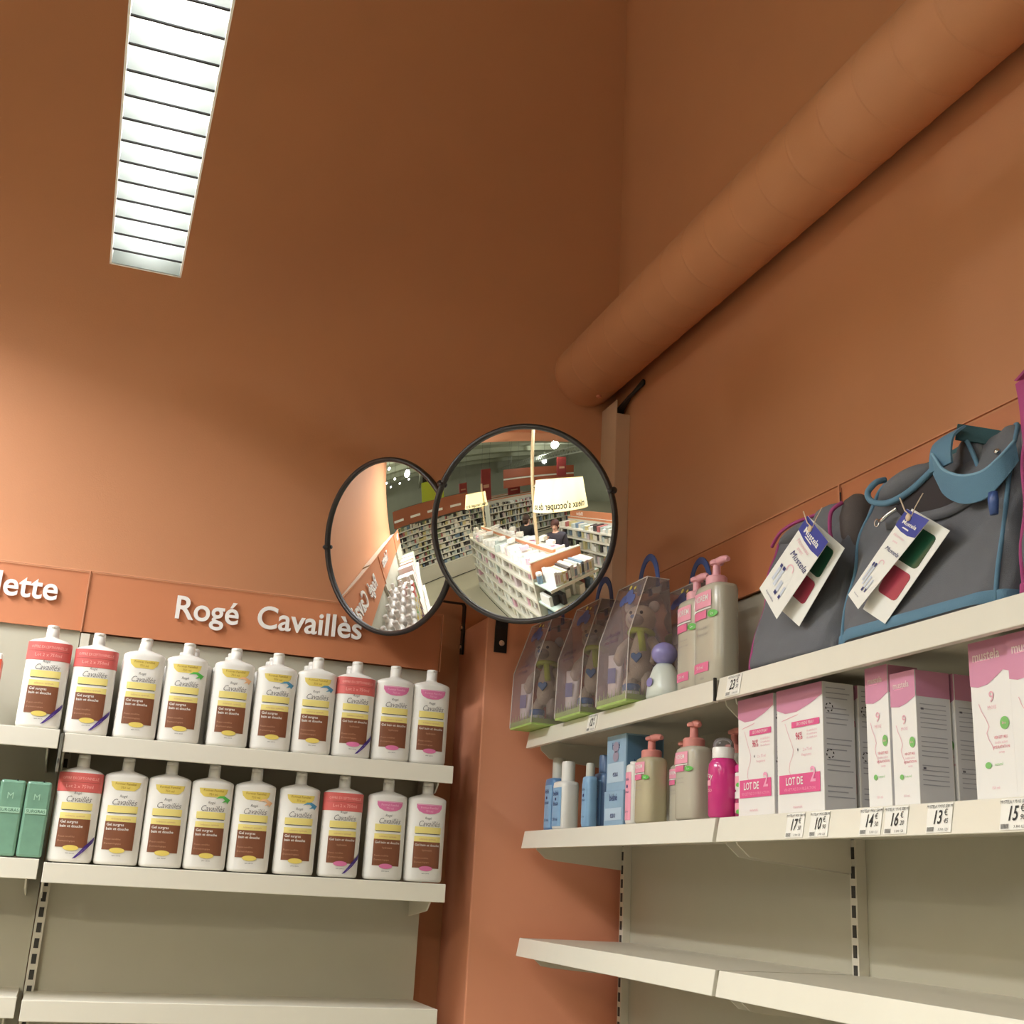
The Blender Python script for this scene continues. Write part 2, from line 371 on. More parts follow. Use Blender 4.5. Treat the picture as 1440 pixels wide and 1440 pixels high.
# ------------------------------------------------------------------ shower gel bottles
BW, BD, PW = .099, .056, 2.7
def sring(w_, d_, z, p=PW, n=40):
    r = []
    for i in range(n):
        a = 2 * pi * i / n; ca, sa = cos(a), sin(a)
        r.append((w_ / 2 * math.copysign(abs(ca) ** (2 / p), ca), d_ / 2 * math.copysign(abs(sa) ** (2 / p), sa), z))
    return r
def bot_y(x, z=0, e=.0006):
    q = min(abs(x) / (BW / 2), .9995); return -BD / 2 * (1 - q ** PW) ** (1 / PW) - e
BOT = {}
def bottle_meshes():
    R = [sring(.088, .046, 0), sring(.0955, .0525, .002), sring(BW, BD, .008), sring(BW, BD, .08), sring(BW, BD, .196), sring(.0985, .0555, .2005), sring(.094, .052, .2040), sring(.078, .044, .2080, 2.4), sring(.055, .036, .2115, 2.2), sring(.038, .032, .2135, 2), sring(.0305, .0305, .2150, 2), sring(.0285, .0285, .2170, 2), sring(.0265, .0265, .2185, 2)]
    BOT['body'] = MB().loft(R).mesh('body', WHITE, True)
    c = MB().lathe([(.0142, .2165), (.0144, .2175), (.0142, .2352), (.0136, .2356), (.0136, .2362), (.0140, .2366), (.0137, .2435), (.0125, .2450), (.006, .2455)], 28)
    c.box(-.004, .004, -.0155, -.0125, .2395, .2415)
    BOT['cap'] = c.mesh('cap', WHITE, True)
    def mk(key, name, mats, fnc): m = MB(); fnc(m); BOT[key] = m.mesh(name, mats)
    def panel(pink):
        def g(m):
            patch(m, rect(-.034, .034, .1170, .1330), bot_y, 0); patch(m, rect(-.034, .034, .0966, .1100), bot_y, 0)
            e2 = lambda x, z: bot_y(x, z, .0009)
            patch(m, rect(-.032, .032, .1152, .1168), e2, 1)
            patch(m, rect(-.0345, .0345, .0330, .0966), e2, 2)
            e3 = lambda x, z: bot_y(x, z, .0013)
            if pink:
                put_text(m, 'Gel bain et douche', 0, .0885, .0082, fn=e3, mi=3, res=2); put_text(m, 'hydratant', 0, .0760, .0066, fn=e3, mi=4, res=2)
            else:
                put_text(m, 'Gel surgras', -.031, .0895, .0085, fn=e3, mi=3, align='LEFT', res=2, bold=.01)
                put_text(m, 'bain et douche', -.031, .0800, .0085, fn=e3, mi=3, align='LEFT', res=2, bold=.01)
            put_text(m, 'Peaux sensibles', -.031, .0570, .0058, fn=e3, mi=4, align='LEFT', res=1)
            put_text(m, 'Dermatologique', -.031, .0470, .0058, fn=e3, mi=4, align='LEFT', res=1)
            patch(m, oval(0, .032, .0175, .0062), e3, 5)
            put_text(m, 'sans savon', 0, .0205, .0046, fn=e3, mi=6, res=1)
            put_text(m, 'tolérance optimale', 0, .1030, .0058, fn=e3, mi=7, res=1)
        return g
    lab = lambda p: [YEL, INK, BROWN, WHITE2, TAN, PINKB if p else YELD, INK, TAN]
    mk('panel', 'label_panel', lab(False), panel(False)); mk('panel_pink', 'label_panel', lab(True), panel(True))
    def logo(m):
        put_text(m, 'Rogé', -.002, .1545, .0085, fn=bot_y, shear=.25, res=2)
        put_text(m, 'Cavaillès', .001, .1405, .0195, fn=bot_y, shear=.38, res=2, bold=-.004, xs=.83)
    mk('logo', 'logo_print', [mat('grey_logo_ink', S(120, 118, 118), .5)], logo)
    def badge(m):
        patch(m, [(-.024, .1700), (-.020, .1680), (.020, .1680), (.024, .1700), (.0315, .1775), (.034, .1880), (-.034, .1880), (-.0315, .1775)], bot_y, 0)
        e = lambda x, z: bot_y(x, z, .001)
        put_text(m, 'Format Familial', 0, .1830, .0078, fn=e, mi=1, res=1); put_text(m, '750 ml', 0, .1738, .0076, fn=e, mi=1, res=1)
    mk('badge', 'size_badge', [YELD, mat('ochre_ink', S(160, 124, 40), .5)], badge)
    def badgep(m):
        patch(m, [(-.033, .1890), (-.0325, .1800), (-.027, .1715), (-.015, .1660), (0, .1645), (.015, .1660), (.027, .1715), (.0325, .1800), (.033, .1890)], bot_y, 0)
        e = lambda x, z: bot_y(x, z, .001)
        patch(m, rect(-.031, .031, .1868, .1880), e, 1)
        put_text(m, 'Format Familial', 0, .1800, .0074, fn=e, mi=1, res=1); put_text(m, '750 ml', 0, .1715, .0070, fn=e, mi=1, res=1)
    mk('badge_pink', 'size_badge', [PINKB, mat('pale_pink_ink', S(246, 200, 222), .5)], badgep)
    swoosh = [(.006, .1640), (.016, .1712), (.027, .1718), (.0420, .1640), (.0350, .1540), (.0325, .1585), (.022, .1560), (.0290, .1622), (.023, .1668), (.014, .1662)]
    for k, mm in (('green', GREENL), ('peach', ORANGEL), ('blue', BLUEL)):
        mk('leaf_' + k, 'leaf_print', [mm], lambda m: patch(m, swoosh[::-1], lambda x, z: bot_y(x, z, .0012), 0))
    def band(m):
        n = 44; R = []
        for z in (.1575, .1585, .2003, .2012):
            e = .0008 if z in (.1585, .2003) else .0004
            R.append(sring(BW + 2 * e, BD + 2 * e, z, n=n))
        m.loft(R, False, False, 0)
        e = lambda x, z: bot_y(x, z, .0018)
        put_text(m, 'OFFRE EXCEPTIONNELLE', 0, .1880, .0092, fn=e, mi=1, res=1, xs=.78, bold=.01); put_text(m, 'Lot 2 x 750ml', 0, .1695, .0108, fn=e, mi=1, res=1, bold=.01)
        patch(m, rect(-.045, .045, .1790, .1797), e, 2)
    mk('band', 'wrap_band', [RED, mat('pale_band_ink', S(246, 178, 170), .5), mat('dark_band_ink', S(150, 60, 60), .5)], band)
    def rib(m):
        e = lambda x, z: bot_y(x, z, .0022)
        patch(m, [(.006, .0085), (.013, .0100), (.0300, .0255), (.0455, .0440), (.0485, .0520), (.0487, .0600), (.0440, .0530), (.0290, .0360), (.0150, .0185)][::-1], e, 0)
        put_text(m, 'jusqu\'au', .026, .0265, .0050, fn=lambda x, z: bot_y(x, z, .0026), mi=1, res=1, slope=1.0)
    mk('ribbon', 'diagonal_ribbon', [PURPLE, mat('lilac_ink', S(170, 150, 210), .5)], rib)
bottle_meshes()
VAR = {'plain': ['panel', 'logo', 'badge'], 'green': ['panel', 'logo', 'badge', 'leaf_green'], 'peach': ['panel', 'logo', 'badge', 'leaf_peach'], 'blue': ['panel', 'logo', 'badge', 'leaf_blue'],
       'red': ['panel', 'logo', 'band', 'ribbon'], 'redpink': ['panel_pink', 'logo', 'band', 'ribbon'], 'pink': ['panel_pink', 'logo', 'badge_pink'], 'rear': []}
def bottle(var, loc, label, group, rz=0):
    t = thing('shower_gel_bottle', label, 'bottle', loc, rz, group)
    for k in ['body', 'cap'] + VAR[var]: put(BOT[k].name.split('.')[0], BOT[k], t)
    return t
G1, G2 = 'shower gel bottles on the upper left shelf', 'shower gel bottles on the lower left shelf'
top = [(-.111, 'red', 'white bottle with red wrap band at the far left of the upper shelf'), (-.003, 'red', 'second red banded white bottle from the left on the upper left shelf'),
       (.108, 'plain', 'white bottle with plain yellow badge and no leaf, third on the upper left shelf'), (.211, 'green', 'white bottle with a green leaf by its badge on the upper left shelf'),
       (.327, 'peach', 'white bottle with a peach leaf by its badge on the upper left shelf'), (.433, 'blue', 'left of the two bottles with a blue leaf on the upper left shelf'),
       (.535, 'blue', 'right of the two bottles with a blue leaf on the upper left shelf'), (.637, 'redpink', 'red banded bottle with pink oval, right of the blue leaf bottles, upper left shelf'),
       (.740, 'pink', 'bottle with pink badge beside the red banded one, upper left shelf'), (.838, 'pink', 'bottle with pink badge at the right end of the upper left shelf')]
behind = {0: 2, 1: 2, 2: 2, 3: 2, 4: 2, 5: 2, 6: 2, 7: 1}
for i, (x, v, l) in enumerate(top):
    dz = .006 if x < -.06 else 0
    bottle(v, (x, 3.078, 1.8425 + dz), l, G1, random.uniform(-.05, .05))
    nth = ['first', 'second', 'third']
    for k in range(behind.get(i, 0)):
        who = ['leftmost red banded bottle', 'second red banded bottle', 'leafless yellow badge bottle', 'green leaf bottle', 'peach leaf bottle', 'left blue leaf bottle', 'right blue leaf bottle', 'red and pink bottle'][i]
        bottle('rear', (x + (.017 if i == 3 and k == 0 else 0), 3.146 + .066 * k, 1.8405), 'white bottle %s behind the %s on the upper shelf' % (nth[k], who), 'rear bottles on the upper left shelf')
low = [(.005, 'red', 'bottle with red wrap band, leftmost on the lower left shelf'), (.107, 'plain', 'leafless yellow badge bottle beside the red banded one on the lower left shelf'),
       (.208, 'plain', 'leafless yellow badge bottle beside the green leaf one, lower left shelf'), (.309, 'green', 'bottle with a green leaf by its badge, lower left shelf'),
       (.412, 'peach', 'bottle with a peach leaf by its badge, lower left shelf'), (.522, 'blue', 'bottle with a blue leaf by its badge, lower left shelf'),
       (.632, 'redpink', 'bottle with red band between the blue leaf and the pink badges, lower left shelf'), (.746, 'pink', 'left bottle with pink badge on the lower left shelf'), (.850, 'pink', 'bottle with pink badge at the right end of the lower left shelf')]
for x, v, l in low: bottle(v, (x, 3.080, 1.5525), l, G2, random.uniform(-.04, .04))

# green packs at the lower left and the red pack cut by the frame
GRN = mat('green_film', S(116, 158, 136), .3, noise=.12, nscale=60); GRN2 = mat('pale_green_print', S(170, 210, 186), .4)
for k, (x, l) in enumerate([(-.197, 'green film pack cut by the left edge of the picture on the lower shelf'), (-.140, 'middle one of the three green film packs on the lower shelf'), (-.083, 'green film pack next to the red banded bottle on the lower left shelf')]):
    t = thing('green_pack', l, 'pack', (x, 3.09, 1.5585), 0, 'green packs on the lower left shelf')
    MB().box(-.0275, .0275, -.04, .04, 0, .168).build('film', GRN, t, bevel=.006)
    m = MB(); m.box(-.023, .023, -.0412, -.0405, .095, .107, 0); put_text(m, 'SURGRAS', 0, .1008, .0098, y=-.0418, mi=1, res=2); put_text(m, 'M', -.002, .132, .020, y=-.0412, mi=0, res=3)
    m.build('front_print', [GRN2, mat('green_ink', S(60, 110, 86), .5)], t)
    MB().ball((.008, -.038, .1685), .0020, n=8, k=5).build('seal_dot', DARK, t)
t = thing('red_pack', 'red and white pack just cut off by the left edge on the upper shelf', 'pack', (-.254, 3.12, 1.8485))
MB().box(-.04, .04, -.03, .03, 0, .17).build('carton', WHITE, t, bevel=.003); MB().box(-.0405, .0405, -.0305, .0305, .09, .155).build('red_band', mat('red_carton', S(206, 84, 60), .4), t)

# ------------------------------------------------------------------ convex mirrors
def convex_mirror(label, c, az, el, a, R, bracket, clips):
    n = Vector((sin(az) * cos(el), cos(az) * cos(el), sin(el)))
    u = n.cross(Vector((0, 0, 1))).normalized() * -1; v = n.cross(u).normalized() * 1
    if v.z < 0: v = -v
    t = thing('convex_mirror', label, 'mirror', c)
    c0 = Vector((0, 0, 0)); sc = c0 - n * sqrt(R * R - a * a)
    rings = 40; seg = 128; th = math.asin(a / R); vs = [tuple(sc + n * R)]; fs = []
    for k in range(1, rings + 1):
        q = th * k / rings
        for i in range(seg):
            ph = 2 * pi * i / seg; vs.append(tuple(sc + R * (n * cos(q) + (u * cos(ph) + v * sin(ph)) * sin(q))))
    for i in range(seg): fs.append((0, 1 + i, 1 + (i + 1) % seg))
    for k in range(rings - 1):
        for i in range(seg):
            A = 1 + k * seg; j = (i + 1) % seg; fs.append((A + i, A + seg + i, A + seg + j, A + j))
    me = bpy.data.meshes.new('mirror_face'); me.from_pydata(vs, [], fs); me.materials.append(MIRROR)
    bm = bmesh.new(); bm.from_mesh(me); bmesh.ops.recalc_face_normals(bm, faces=bm.faces)
    bm.faces.ensure_lookup_table()
    if bm.faces[0].normal.dot(n) < 0: bmesh.ops.reverse_faces(bm, faces=bm.faces)
    bm.to_mesh(me); bm.free()
    me.polygons.foreach_set('use_smooth', [True] * len(fs))
    me.normals_split_custom_set_from_vertices([(Vector(p) - sc).normalized() for p in vs])
    put('mirror_face', me, t)
    # rim: rounded rubber channel, and the shallow black back
    prof = [(-.0045, .0045), (-.002, .0075), (.004, .008), (.0075, .004), (.008, -.004), (.005, -.011), (-.002, -.013)]
    m = MB(); rr = []
    for i in range(96):
        ph = 2 * pi * i / 96; e = u * cos(ph) + v * sin(ph); rr.append([e * (a + r) + n * d for r, d in prof])
    m.loft(rr + [rr[0]], False, False); m.build('rim', BLACKP, t, smooth=True)
    bk = [[(u * cos(2 * pi * i / 64) + v * sin(2 * pi * i / 64)) * r + n * d for i in range(64)] for r, d in ((a, -.012), (a * .7, -.018), (a * .3, -.022), (.02, -.024))]
    MB().loft(bk, False, True).build('back_shell', BLACKP, t, smooth=True)
    for ph in clips:
        e = u * cos(ph) + v * sin(ph); m = MB(); m.tube([e * (a + .001) - n * .014, e * (a + .007) - n * .006, e * (a + .007) + n * .006, e * (a - .003) + n * .010], .0055, 10); m.ball(e * (a + .009) - n * .002, .0085, n=12, k=8)
        m.build('clip', BLACKP, t, smooth=True)
    C = Vector(c); br = MB()
    for seg_ in bracket['bars']:
        P = [Vector(p) - C for p in seg_['path']]; br.ribbon(P, seg_['w'], seg_['th'])
    b = br.build('bracket', BLACKM, t, bevel=.001)
    for p, d in bracket['bolts']:
        p = Vector(p) - C; MB().cyl(p, p + Vector(d), .008, 12).build('bolt', CHROME, b)
    return t
D = radians
convex_mirror('left round convex mirror with black rim, turned towards the row of bottles', (.679, 3.039, 2.397), D(238.581), D(-14.885), .2293, 1.3717,
    {'bars': [{'path': [(.74, 3.10, 2.37), (.80, 3.20, 2.343), (.88, 3.34, 2.340), (.990, 3.345, 2.340), (.9945, 3.345, 2.333), (.9945, 3.345, 2.19)], 'w': (0, .026, .004), 'th': .0026}], 'bolts': [((.992, 3.345, 2.212), (-.006, 0, 0)), ((.992, 3.345, 2.268), (-.006, 0, 0))]},
    [D(173), D(350)])
convex_mirror('right round convex mirror with black rim, reflecting the shop and its lampshades', (.902, 2.603, 2.378), D(222.17), D(-13.914), .231, 1.382,
    {'bars': [{'path': [(.94, 2.66, 2.37), (.98, 2.74, 2.29), (1.02, 3.08, 2.275), (1.038, 3.116, 2.255), (1.038, 3.1205, 2.23), (1.038, 3.1205, 2.165)], 'w': (.036, 0, 0), 'th': .0028}], 'bolts': [((1.038, 3.118, 2.190), (0, -.007, 0))]},
    [D(152), D(15)])

# ------------------------------------------------------------------ right shelf: clear gift bags with their toys
BAGM = clear_mat('clear_vinyl', (.88, .83, .85, 1), .18, .25, (.62, .53, .54, 1))
SEAM = mat('vinyl_seam', S(232, 222, 214), .25, alpha=.75)
GRASS = mat('green_cardboard', S(170, 200, 110), .5, noise=.25, nscale=40)
BLUEH = mat('blue_handle', S(58, 84, 140), .4)
PLUSH = mat('beige_plush', S(196, 184, 160), .95, noise=.12, nscale=120, bump=.8, bscale=400)
PLUSH2 = mat('grey_plush', S(176, 166, 156), .95, noise=.1, nscale=120, bump=.8, bscale=400)
LIME = mat('lime_felt', S(176, 190, 70), .9)
BLUEB = mat('blue_bead', S(66, 116, 166), .25)
LILAC = mat('lilac_cap', S(146, 140, 196), .25)
MILK = mat('milky_bottle', S(214, 222, 214), .3)
LABELP = mat('bag_print_blue', S(96, 112, 170), .4)
STITCH = mat('bag_print_dark', S(110, 84, 104), .5)
Z1 = 1.9505
def gift_bag(k, y_near, xf, label):
    t = thing('gift_bag', label, 'bag', (xf, y_near + .083, Z1 + .001), RR, 'clear gift bags on the upper right shelf')
    hw, d, h, ln = .082, .110, .285, .048       # half width, depth, height, lean of the front
    b0 = [(-hw, 0, .004), (hw, 0, .004), (hw, d, .004), (-hw, d, .004)]
    mid = [(-hw, .004, .15), (hw, .004, .15), (hw, d, .15), (-hw, d, .15)]
    tp = [(-hw + .004, ln, h), (hw - .004, ln, h), (hw - .004, d - .008, h), (-hw + .004, d - .008, h)]
    MB().loft([b0, mid, tp], False, True).build('film', BAGM, t)
    m = MB()
    for s in (0, 1): m.tube([b0[s], mid[s], tp[s]], .0014, 6)
    m.tube([tp[0], tp[1], tp[2], tp[3]], .0013, 6, closed=True); m.build('seam', SEAM, t)
    g = MB(); g.box(-hw + .001, hw - .001, .001, d - .001, -.0005, .003)
    for q in range(40):                                   # jagged grass edge of the base card
        x = -hw + 2 * hw * q / 40; hh = .022 + .008 * sin(q * 2.3) + .006 * sin(q * 5.1); g.prism([(x, .003), (x + 2 * hw / 40, .003), (x + 2 * hw / 40 * .6, hh)], .0012, .002)
    for q in range(26):
        y = .001 + (d - .002) * q / 26; hh = .022 + .008 * sin(q * 1.9 + 1)
        g.add([(hw - .0015, y, .003), (hw - .0015, y + d / 26, .003), (hw - .0015, y + d / 40, hh), (hw - .0022, y, .003), (hw - .0022, y + d / 26, .003), (hw - .0022, y + d / 40, hh)], [(0, 1, 2), (5, 4, 3), (0, 3, 4, 1), (1, 4, 5, 2), (2, 5, 3, 0)])
    g.box(-hw + .001, hw - .001, .001, .0022, .003, .016); g.box(hw - .0024, hw - .0014, .001, d - .001, .003, .016)
    g.build('grass_base', GRASS, t)
    p = MB()                                               # print on the film: cloud of blue and yellow marks, a line of writing
    fx = lambda z: (.004 * z / .15 if z < .15 else .004 + (ln - .004) * (z - .15) / .135) - .0015
    fn = lambda x, z: fx(z)
    for (a, b, r, mi) in [(-.02, .245, .018, 0), (.005, .252, .022, 0), (.03, .240, .017, 0), (.0, .274, .007, 1), (.028, .268, .005, 1)]: patch(p, oval(a, b, r, r * .75, 14), fn, mi)
    put_text(p, 'coffret bébé', -.01, .160, .016, fn=fn, mi=2, res=2); put_text(p, 'mon doudou', -.01, .145, .014, fn=fn, mi=2, res=2)
    p.build('film_print', [LABELP, YELD, STITCH], t)
    hd = []
    for q in range(15):
        a = pi * q / 14; hd.append((.050 * cos(a), .088, h - .012 + .080 * sin(a)))
    wv = [(.016 * cos(pi * q / 14), 0, .016 * sin(pi * q / 14)) for q in range(15)]
    MB().ribbon(hd, wv, .0015).build('handle', BLUEH, t)
    return t
def plush(label, y, x, z, rz, s=1.0):
    t = thing('plush_toy', label, 'toy', (x, y, z), rz, 'plush toys in the clear gift bags')
    m = MB(); m.loft([sring(.012 * s, .012 * s, .052 * s, 2, 20), sring(.046 * s, .042 * s, .058 * s, 2, 20), sring(.056 * s, .050 * s, .085 * s, 2, 20), sring(.048 * s, .044 * s, .125 * s, 2, 20), sring(.030 * s, .028 * s, .158 * s, 2, 20), sring(.02 * s, .02 * s, .168 * s, 2, 20)])
    m.build('body', PLUSH, t, smooth=True)
    m = MB(); m.ball((0, -.004 * s, .196 * s), .036 * s, .034 * s, .034 * s, 20, 12); m.build('head', PLUSH, t, smooth=True)
    MB().ball((0, -.036 * s, .188 * s), .019 * s, .018 * s, .014 * s, 16, 10).build('snout', PLUSH2, t, smooth=True)
    for q in (-1, 1):
        MB().ball((q * .030 * s, .002, .226 * s), .014 * s, .008 * s, .014 * s, 14, 8).build('ear', PLUSH2, t, smooth=True)
        MB().tube([(q * .024 * s, 0, .148 * s), (q * .042 * s, -.010 * s, .125 * s), (q * .046 * s, -.022 * s, .100 * s), (q * .04 * s, -.028 * s, .088 * s)], [.011 * s, .013 * s, .0125 * s, .008 * s], 12).build('arm', PLUSH, t, smooth=True)
        MB().tube([(q * .016 * s, 0, .068 * s), (q * .022 * s, -.010 * s, .045 * s), (q * .024 * s, -.016 * s, .022 * s), (q * .024 * s, -.026 * s, .012 * s)], [.014 * s, .015 * s, .014 * s, .0115 * s], 12).build('leg', PLUSH, t, smooth=True)
        MB().ball((q * .013 * s, -.034 * s, .206 * s), .0042 * s, n=10, k=6).build('eye', BLACKP, t, smooth=True)
    MB().ball((0, -.054 * s, .192 * s), .0062 * s, .004 * s, .0045 * s, 12, 6).build('nose', BLUEB, t, smooth=True)
    c = [(.026 * s * cos(2 * pi * q / 18), .026 * s * sin(2 * pi * q / 18), (.163 - .004 * sin(2 * pi * q / 18)) * s) for q in range(18)]
    m = MB(); m.tube(c, .007 * s, 8, closed=True); m.ribbon([(.01 * s, -.030 * s, .162 * s), (.016 * s, -.036 * s, .14 * s), (.02 * s, -.037 * s, .115 * s)], (.016 * s, 0, 0), .002); m.build('scarf', LIME, t, smooth=True)
    MB().prism([(0, .090 * s), (.013 * s, .104 * s), (.012 * s, .112 * s), (.006 * s, .114 * s), (0, .109 * s), (-.006 * s, .114 * s), (-.012 * s, .112 * s), (-.013 * s, .104 * s)], -.030 * s, -.024 * s).build('heart', BLUEB, t, bevel=.001)
    return t
def tube_cream(label, x, y, z, rz=RR):
    t = thing('cream_tube', label, 'tube', (x, y, z), rz, 'cream tubes in the gift bags')
    MB().lathe([(.014, 0), (.0145, .002), (.0145, .016), (.013, .018)], 18).build('cap', BLUEB, t, smooth=True, auto=True)
    MB().loft([sring(.026, .026, .018, 2, 20), sring(.036, .028, .03, 2, 20), sring(.042, .020, .07, 2, 20), sring(.046, .006, .108, 2, 20), sring(.046, .002, .118, 2, 20)]).build('body', WHITE, t, smooth=True)
    m = MB(); patch(m, rect(-.012, .012, .05, .085), lambda x, z: -.0125); m.build('label_print', LABELP, t)
names4 = ['leftmost', 'second', 'third', 'fourth']
for k, (yn, xf) in enumerate([(2.910, 1.062), (2.650, 1.088), (2.400, 1.092), (2.365, 1.207)]):
    gift_bag(k, yn, xf, ['clear gift bag overhanging the left end of the upper right shelf', 'clear gift bag second from the corner column, upper right shelf', 'clear gift bag third from the corner column with its blue handle upright', 'clear gift bag half hidden behind the large pump bottles'][k])
    plush('beige plush toy with lime scarf in the %s clear gift bag' % names4[k], yn + .062, xf + .062, Z1 + .006, RR + .75, .98)
    tube_cream('white and blue cream tube in the %s gift bag' % names4[k], xf + .030, yn + .128, Z1 + .006, RR + .4)
    j = thing('blue_jar', 'small blue lidded jar at the front of the %s gift bag' % names4[k], 'jar', (xf + .024, yn + .026, Z1 + .006), RR, 'blue jars in the gift bags')
    MB().lathe([(.017, 0), (.019, .003), (.019, .018), (.017, .02)], 20).build('pot', MILK, j, smooth=True, auto=True); MB().lathe([(.0195, .020), (.0195, .032), (.017, .035), (.005, .036)], 20).build('lid', BLUEB, j, smooth=True, auto=True)
# the bottle with the lilac ball cap that shows clearly between the third bag and the pump bottles
ball_t = thing('baby_bottle', 'milky bell shaped bottle with a lilac ball cap between the gift bags and pump bottles', 'bottle', (1.152, 2.338, Z1 + .0005), RR)
MB().loft([sring(.088, .064, 0, 2.2, 32), sring(.096, .070, .006, 2.2, 32), sring(.090, .066, .026, 2.1, 32), sring(.074, .058, .050, 2, 32), sring(.052, .046, .068, 2, 32), sring(.034, .034, .076, 2, 32)]).build('body', MILK, ball_t, smooth=True)
MB().ball((0, 0, .099), .028, .028, .025, 24, 14).build('ball_cap', LILAC, ball_t, smooth=True)
m = MB(); patch(m, oval(0, .034, .014, .010), lambda x, z: -.0348); m.build('label_spot', LILAC, ball_t)

# pump bottles
PINKPUMP = mat('pink_pump', S(232, 168, 178), .35); PINKPUMP2 = mat('coral_pump', S(214, 140, 132), .4)
BODYC = mat('clear_gel_body', S(206, 200, 182), .22, trans=.15); BODYG = mat('golden_gel_body', S(200, 190, 158), .22, trans=.15)
PLAB = mat('pink_label', S(240, 164, 186), .45); PLAB2 = mat('deep_pink_label', S(232, 120, 160), .45); GLAB = mat('green_tick_print', S(96, 186, 78), .45)
def pump_bottle(label, x, y, z, wd, dp, hb, hp, body=BODYC, pump=PINKPUMP, grp=None, word='NOREM', head=1.0, bottom_label=True):
    t = thing('pump_bottle', label, 'bottle', (x, y, z), RR, grp)
    P = 3.0; R = [sring(wd * .92, dp * .9, 0, P), sring(wd, dp, .004, P), sring(wd, dp, hb * .3, P), sring(wd * .97, dp * .97, hb * .7, P), sring(wd * .985, dp, hb - .012, P), sring(wd * .93, dp * .93, hb - .004, P), sring(wd * .7, dp * .75, hb, P)]
    MB().loft(R).build('body', body, t, smooth=True)
    r = min(dp * .40, .022); p = MB()
    p.lathe([(r, hb - .001), (r, hb + .3 * hp), (r * .86, hb + .36 * hp), (r * .40, hb + .38 * hp), (r * .36, hb + .80 * hp), (r * .62, hb + .82 * hp), (r * .66, hb + .93 * hp), (r * .45, hb + hp)], 24)
    p.tube([(0, 0, hb + .90 * hp), (.020 * head, 0, hb + .93 * hp), (.040 * head, 0, hb + .90 * hp), (.048 * head, 0, hb + .84 * hp)], [r * .40, r * .36, r * .30, r * .22], 10)
    p.build('pump', pump, t, smooth=True, auto=True)
    fn = lambda q, zz: -dp / 2 * (1 - min(abs(q) / (wd / 2), .999) ** P) ** (1 / P) - .0012
    f2 = lambda q, zz: fn(q, zz) - .0006
    m = MB(); a = wd * .40
    patch(m, rect(-a, a * .72, hb * .76, hb * .92), fn, 0); patch(m, rect(-a, a * .72, hb * .735, hb * .75), f2, 3); patch(m, rect(-a, a * .35, hb * .65, hb * .73), fn, 1)
    if word: put_text(m, word, -a * .1, hb * .85, hb * .085, fn=f2, mi=3, res=2, bold=.01, xs=.9)
    patch(m, oval(a * .78, hb * .68, wd * .12, hb * .036, 16), f2, 2); put_text(m, 'Lv', a * .78, hb * .68, hb * .045, fn=lambda q, zz: fn(q, zz) - .0012, mi=3, res=1)
    put_text(m, 'gel lavant doux', -a * .1, hb * .56, hb * .034, fn=fn, mi=4, res=1); put_text(m, 'cheveux et corps', -a * .1, hb * .50, hb * .034, fn=fn, mi=4, res=1)
    if bottom_label:
        patch(m, rect(-a, a * .55, hb * .13, hb * .22), fn, 1); put_text(m, '500 ml', -a * .2, hb * .175, hb * .05, fn=f2, mi=3, res=1)
        put_text(m, 'bébé', 0, hb * .07, hb * .04, fn=fn, mi=4, res=1)
    m.build('label_print', [PLAB, PLAB2, GLAB, WHITE2, mat('faint_ink', S(150, 140, 138), .5)], t)
    return t
pump_bottle('large pump bottle with pink pump right beside the grey bags, upper shelf', 1.162, 2.125, Z1, .112, .062, .206, .055, grp='large pump bottles on the upper right shelf')
pump_bottle('large pump bottle with pink pump partly behind the other, nearer the gift bags', 1.178, 2.240, Z1, .100, .060, .200, .052, grp='large pump bottles on the upper right shelf')

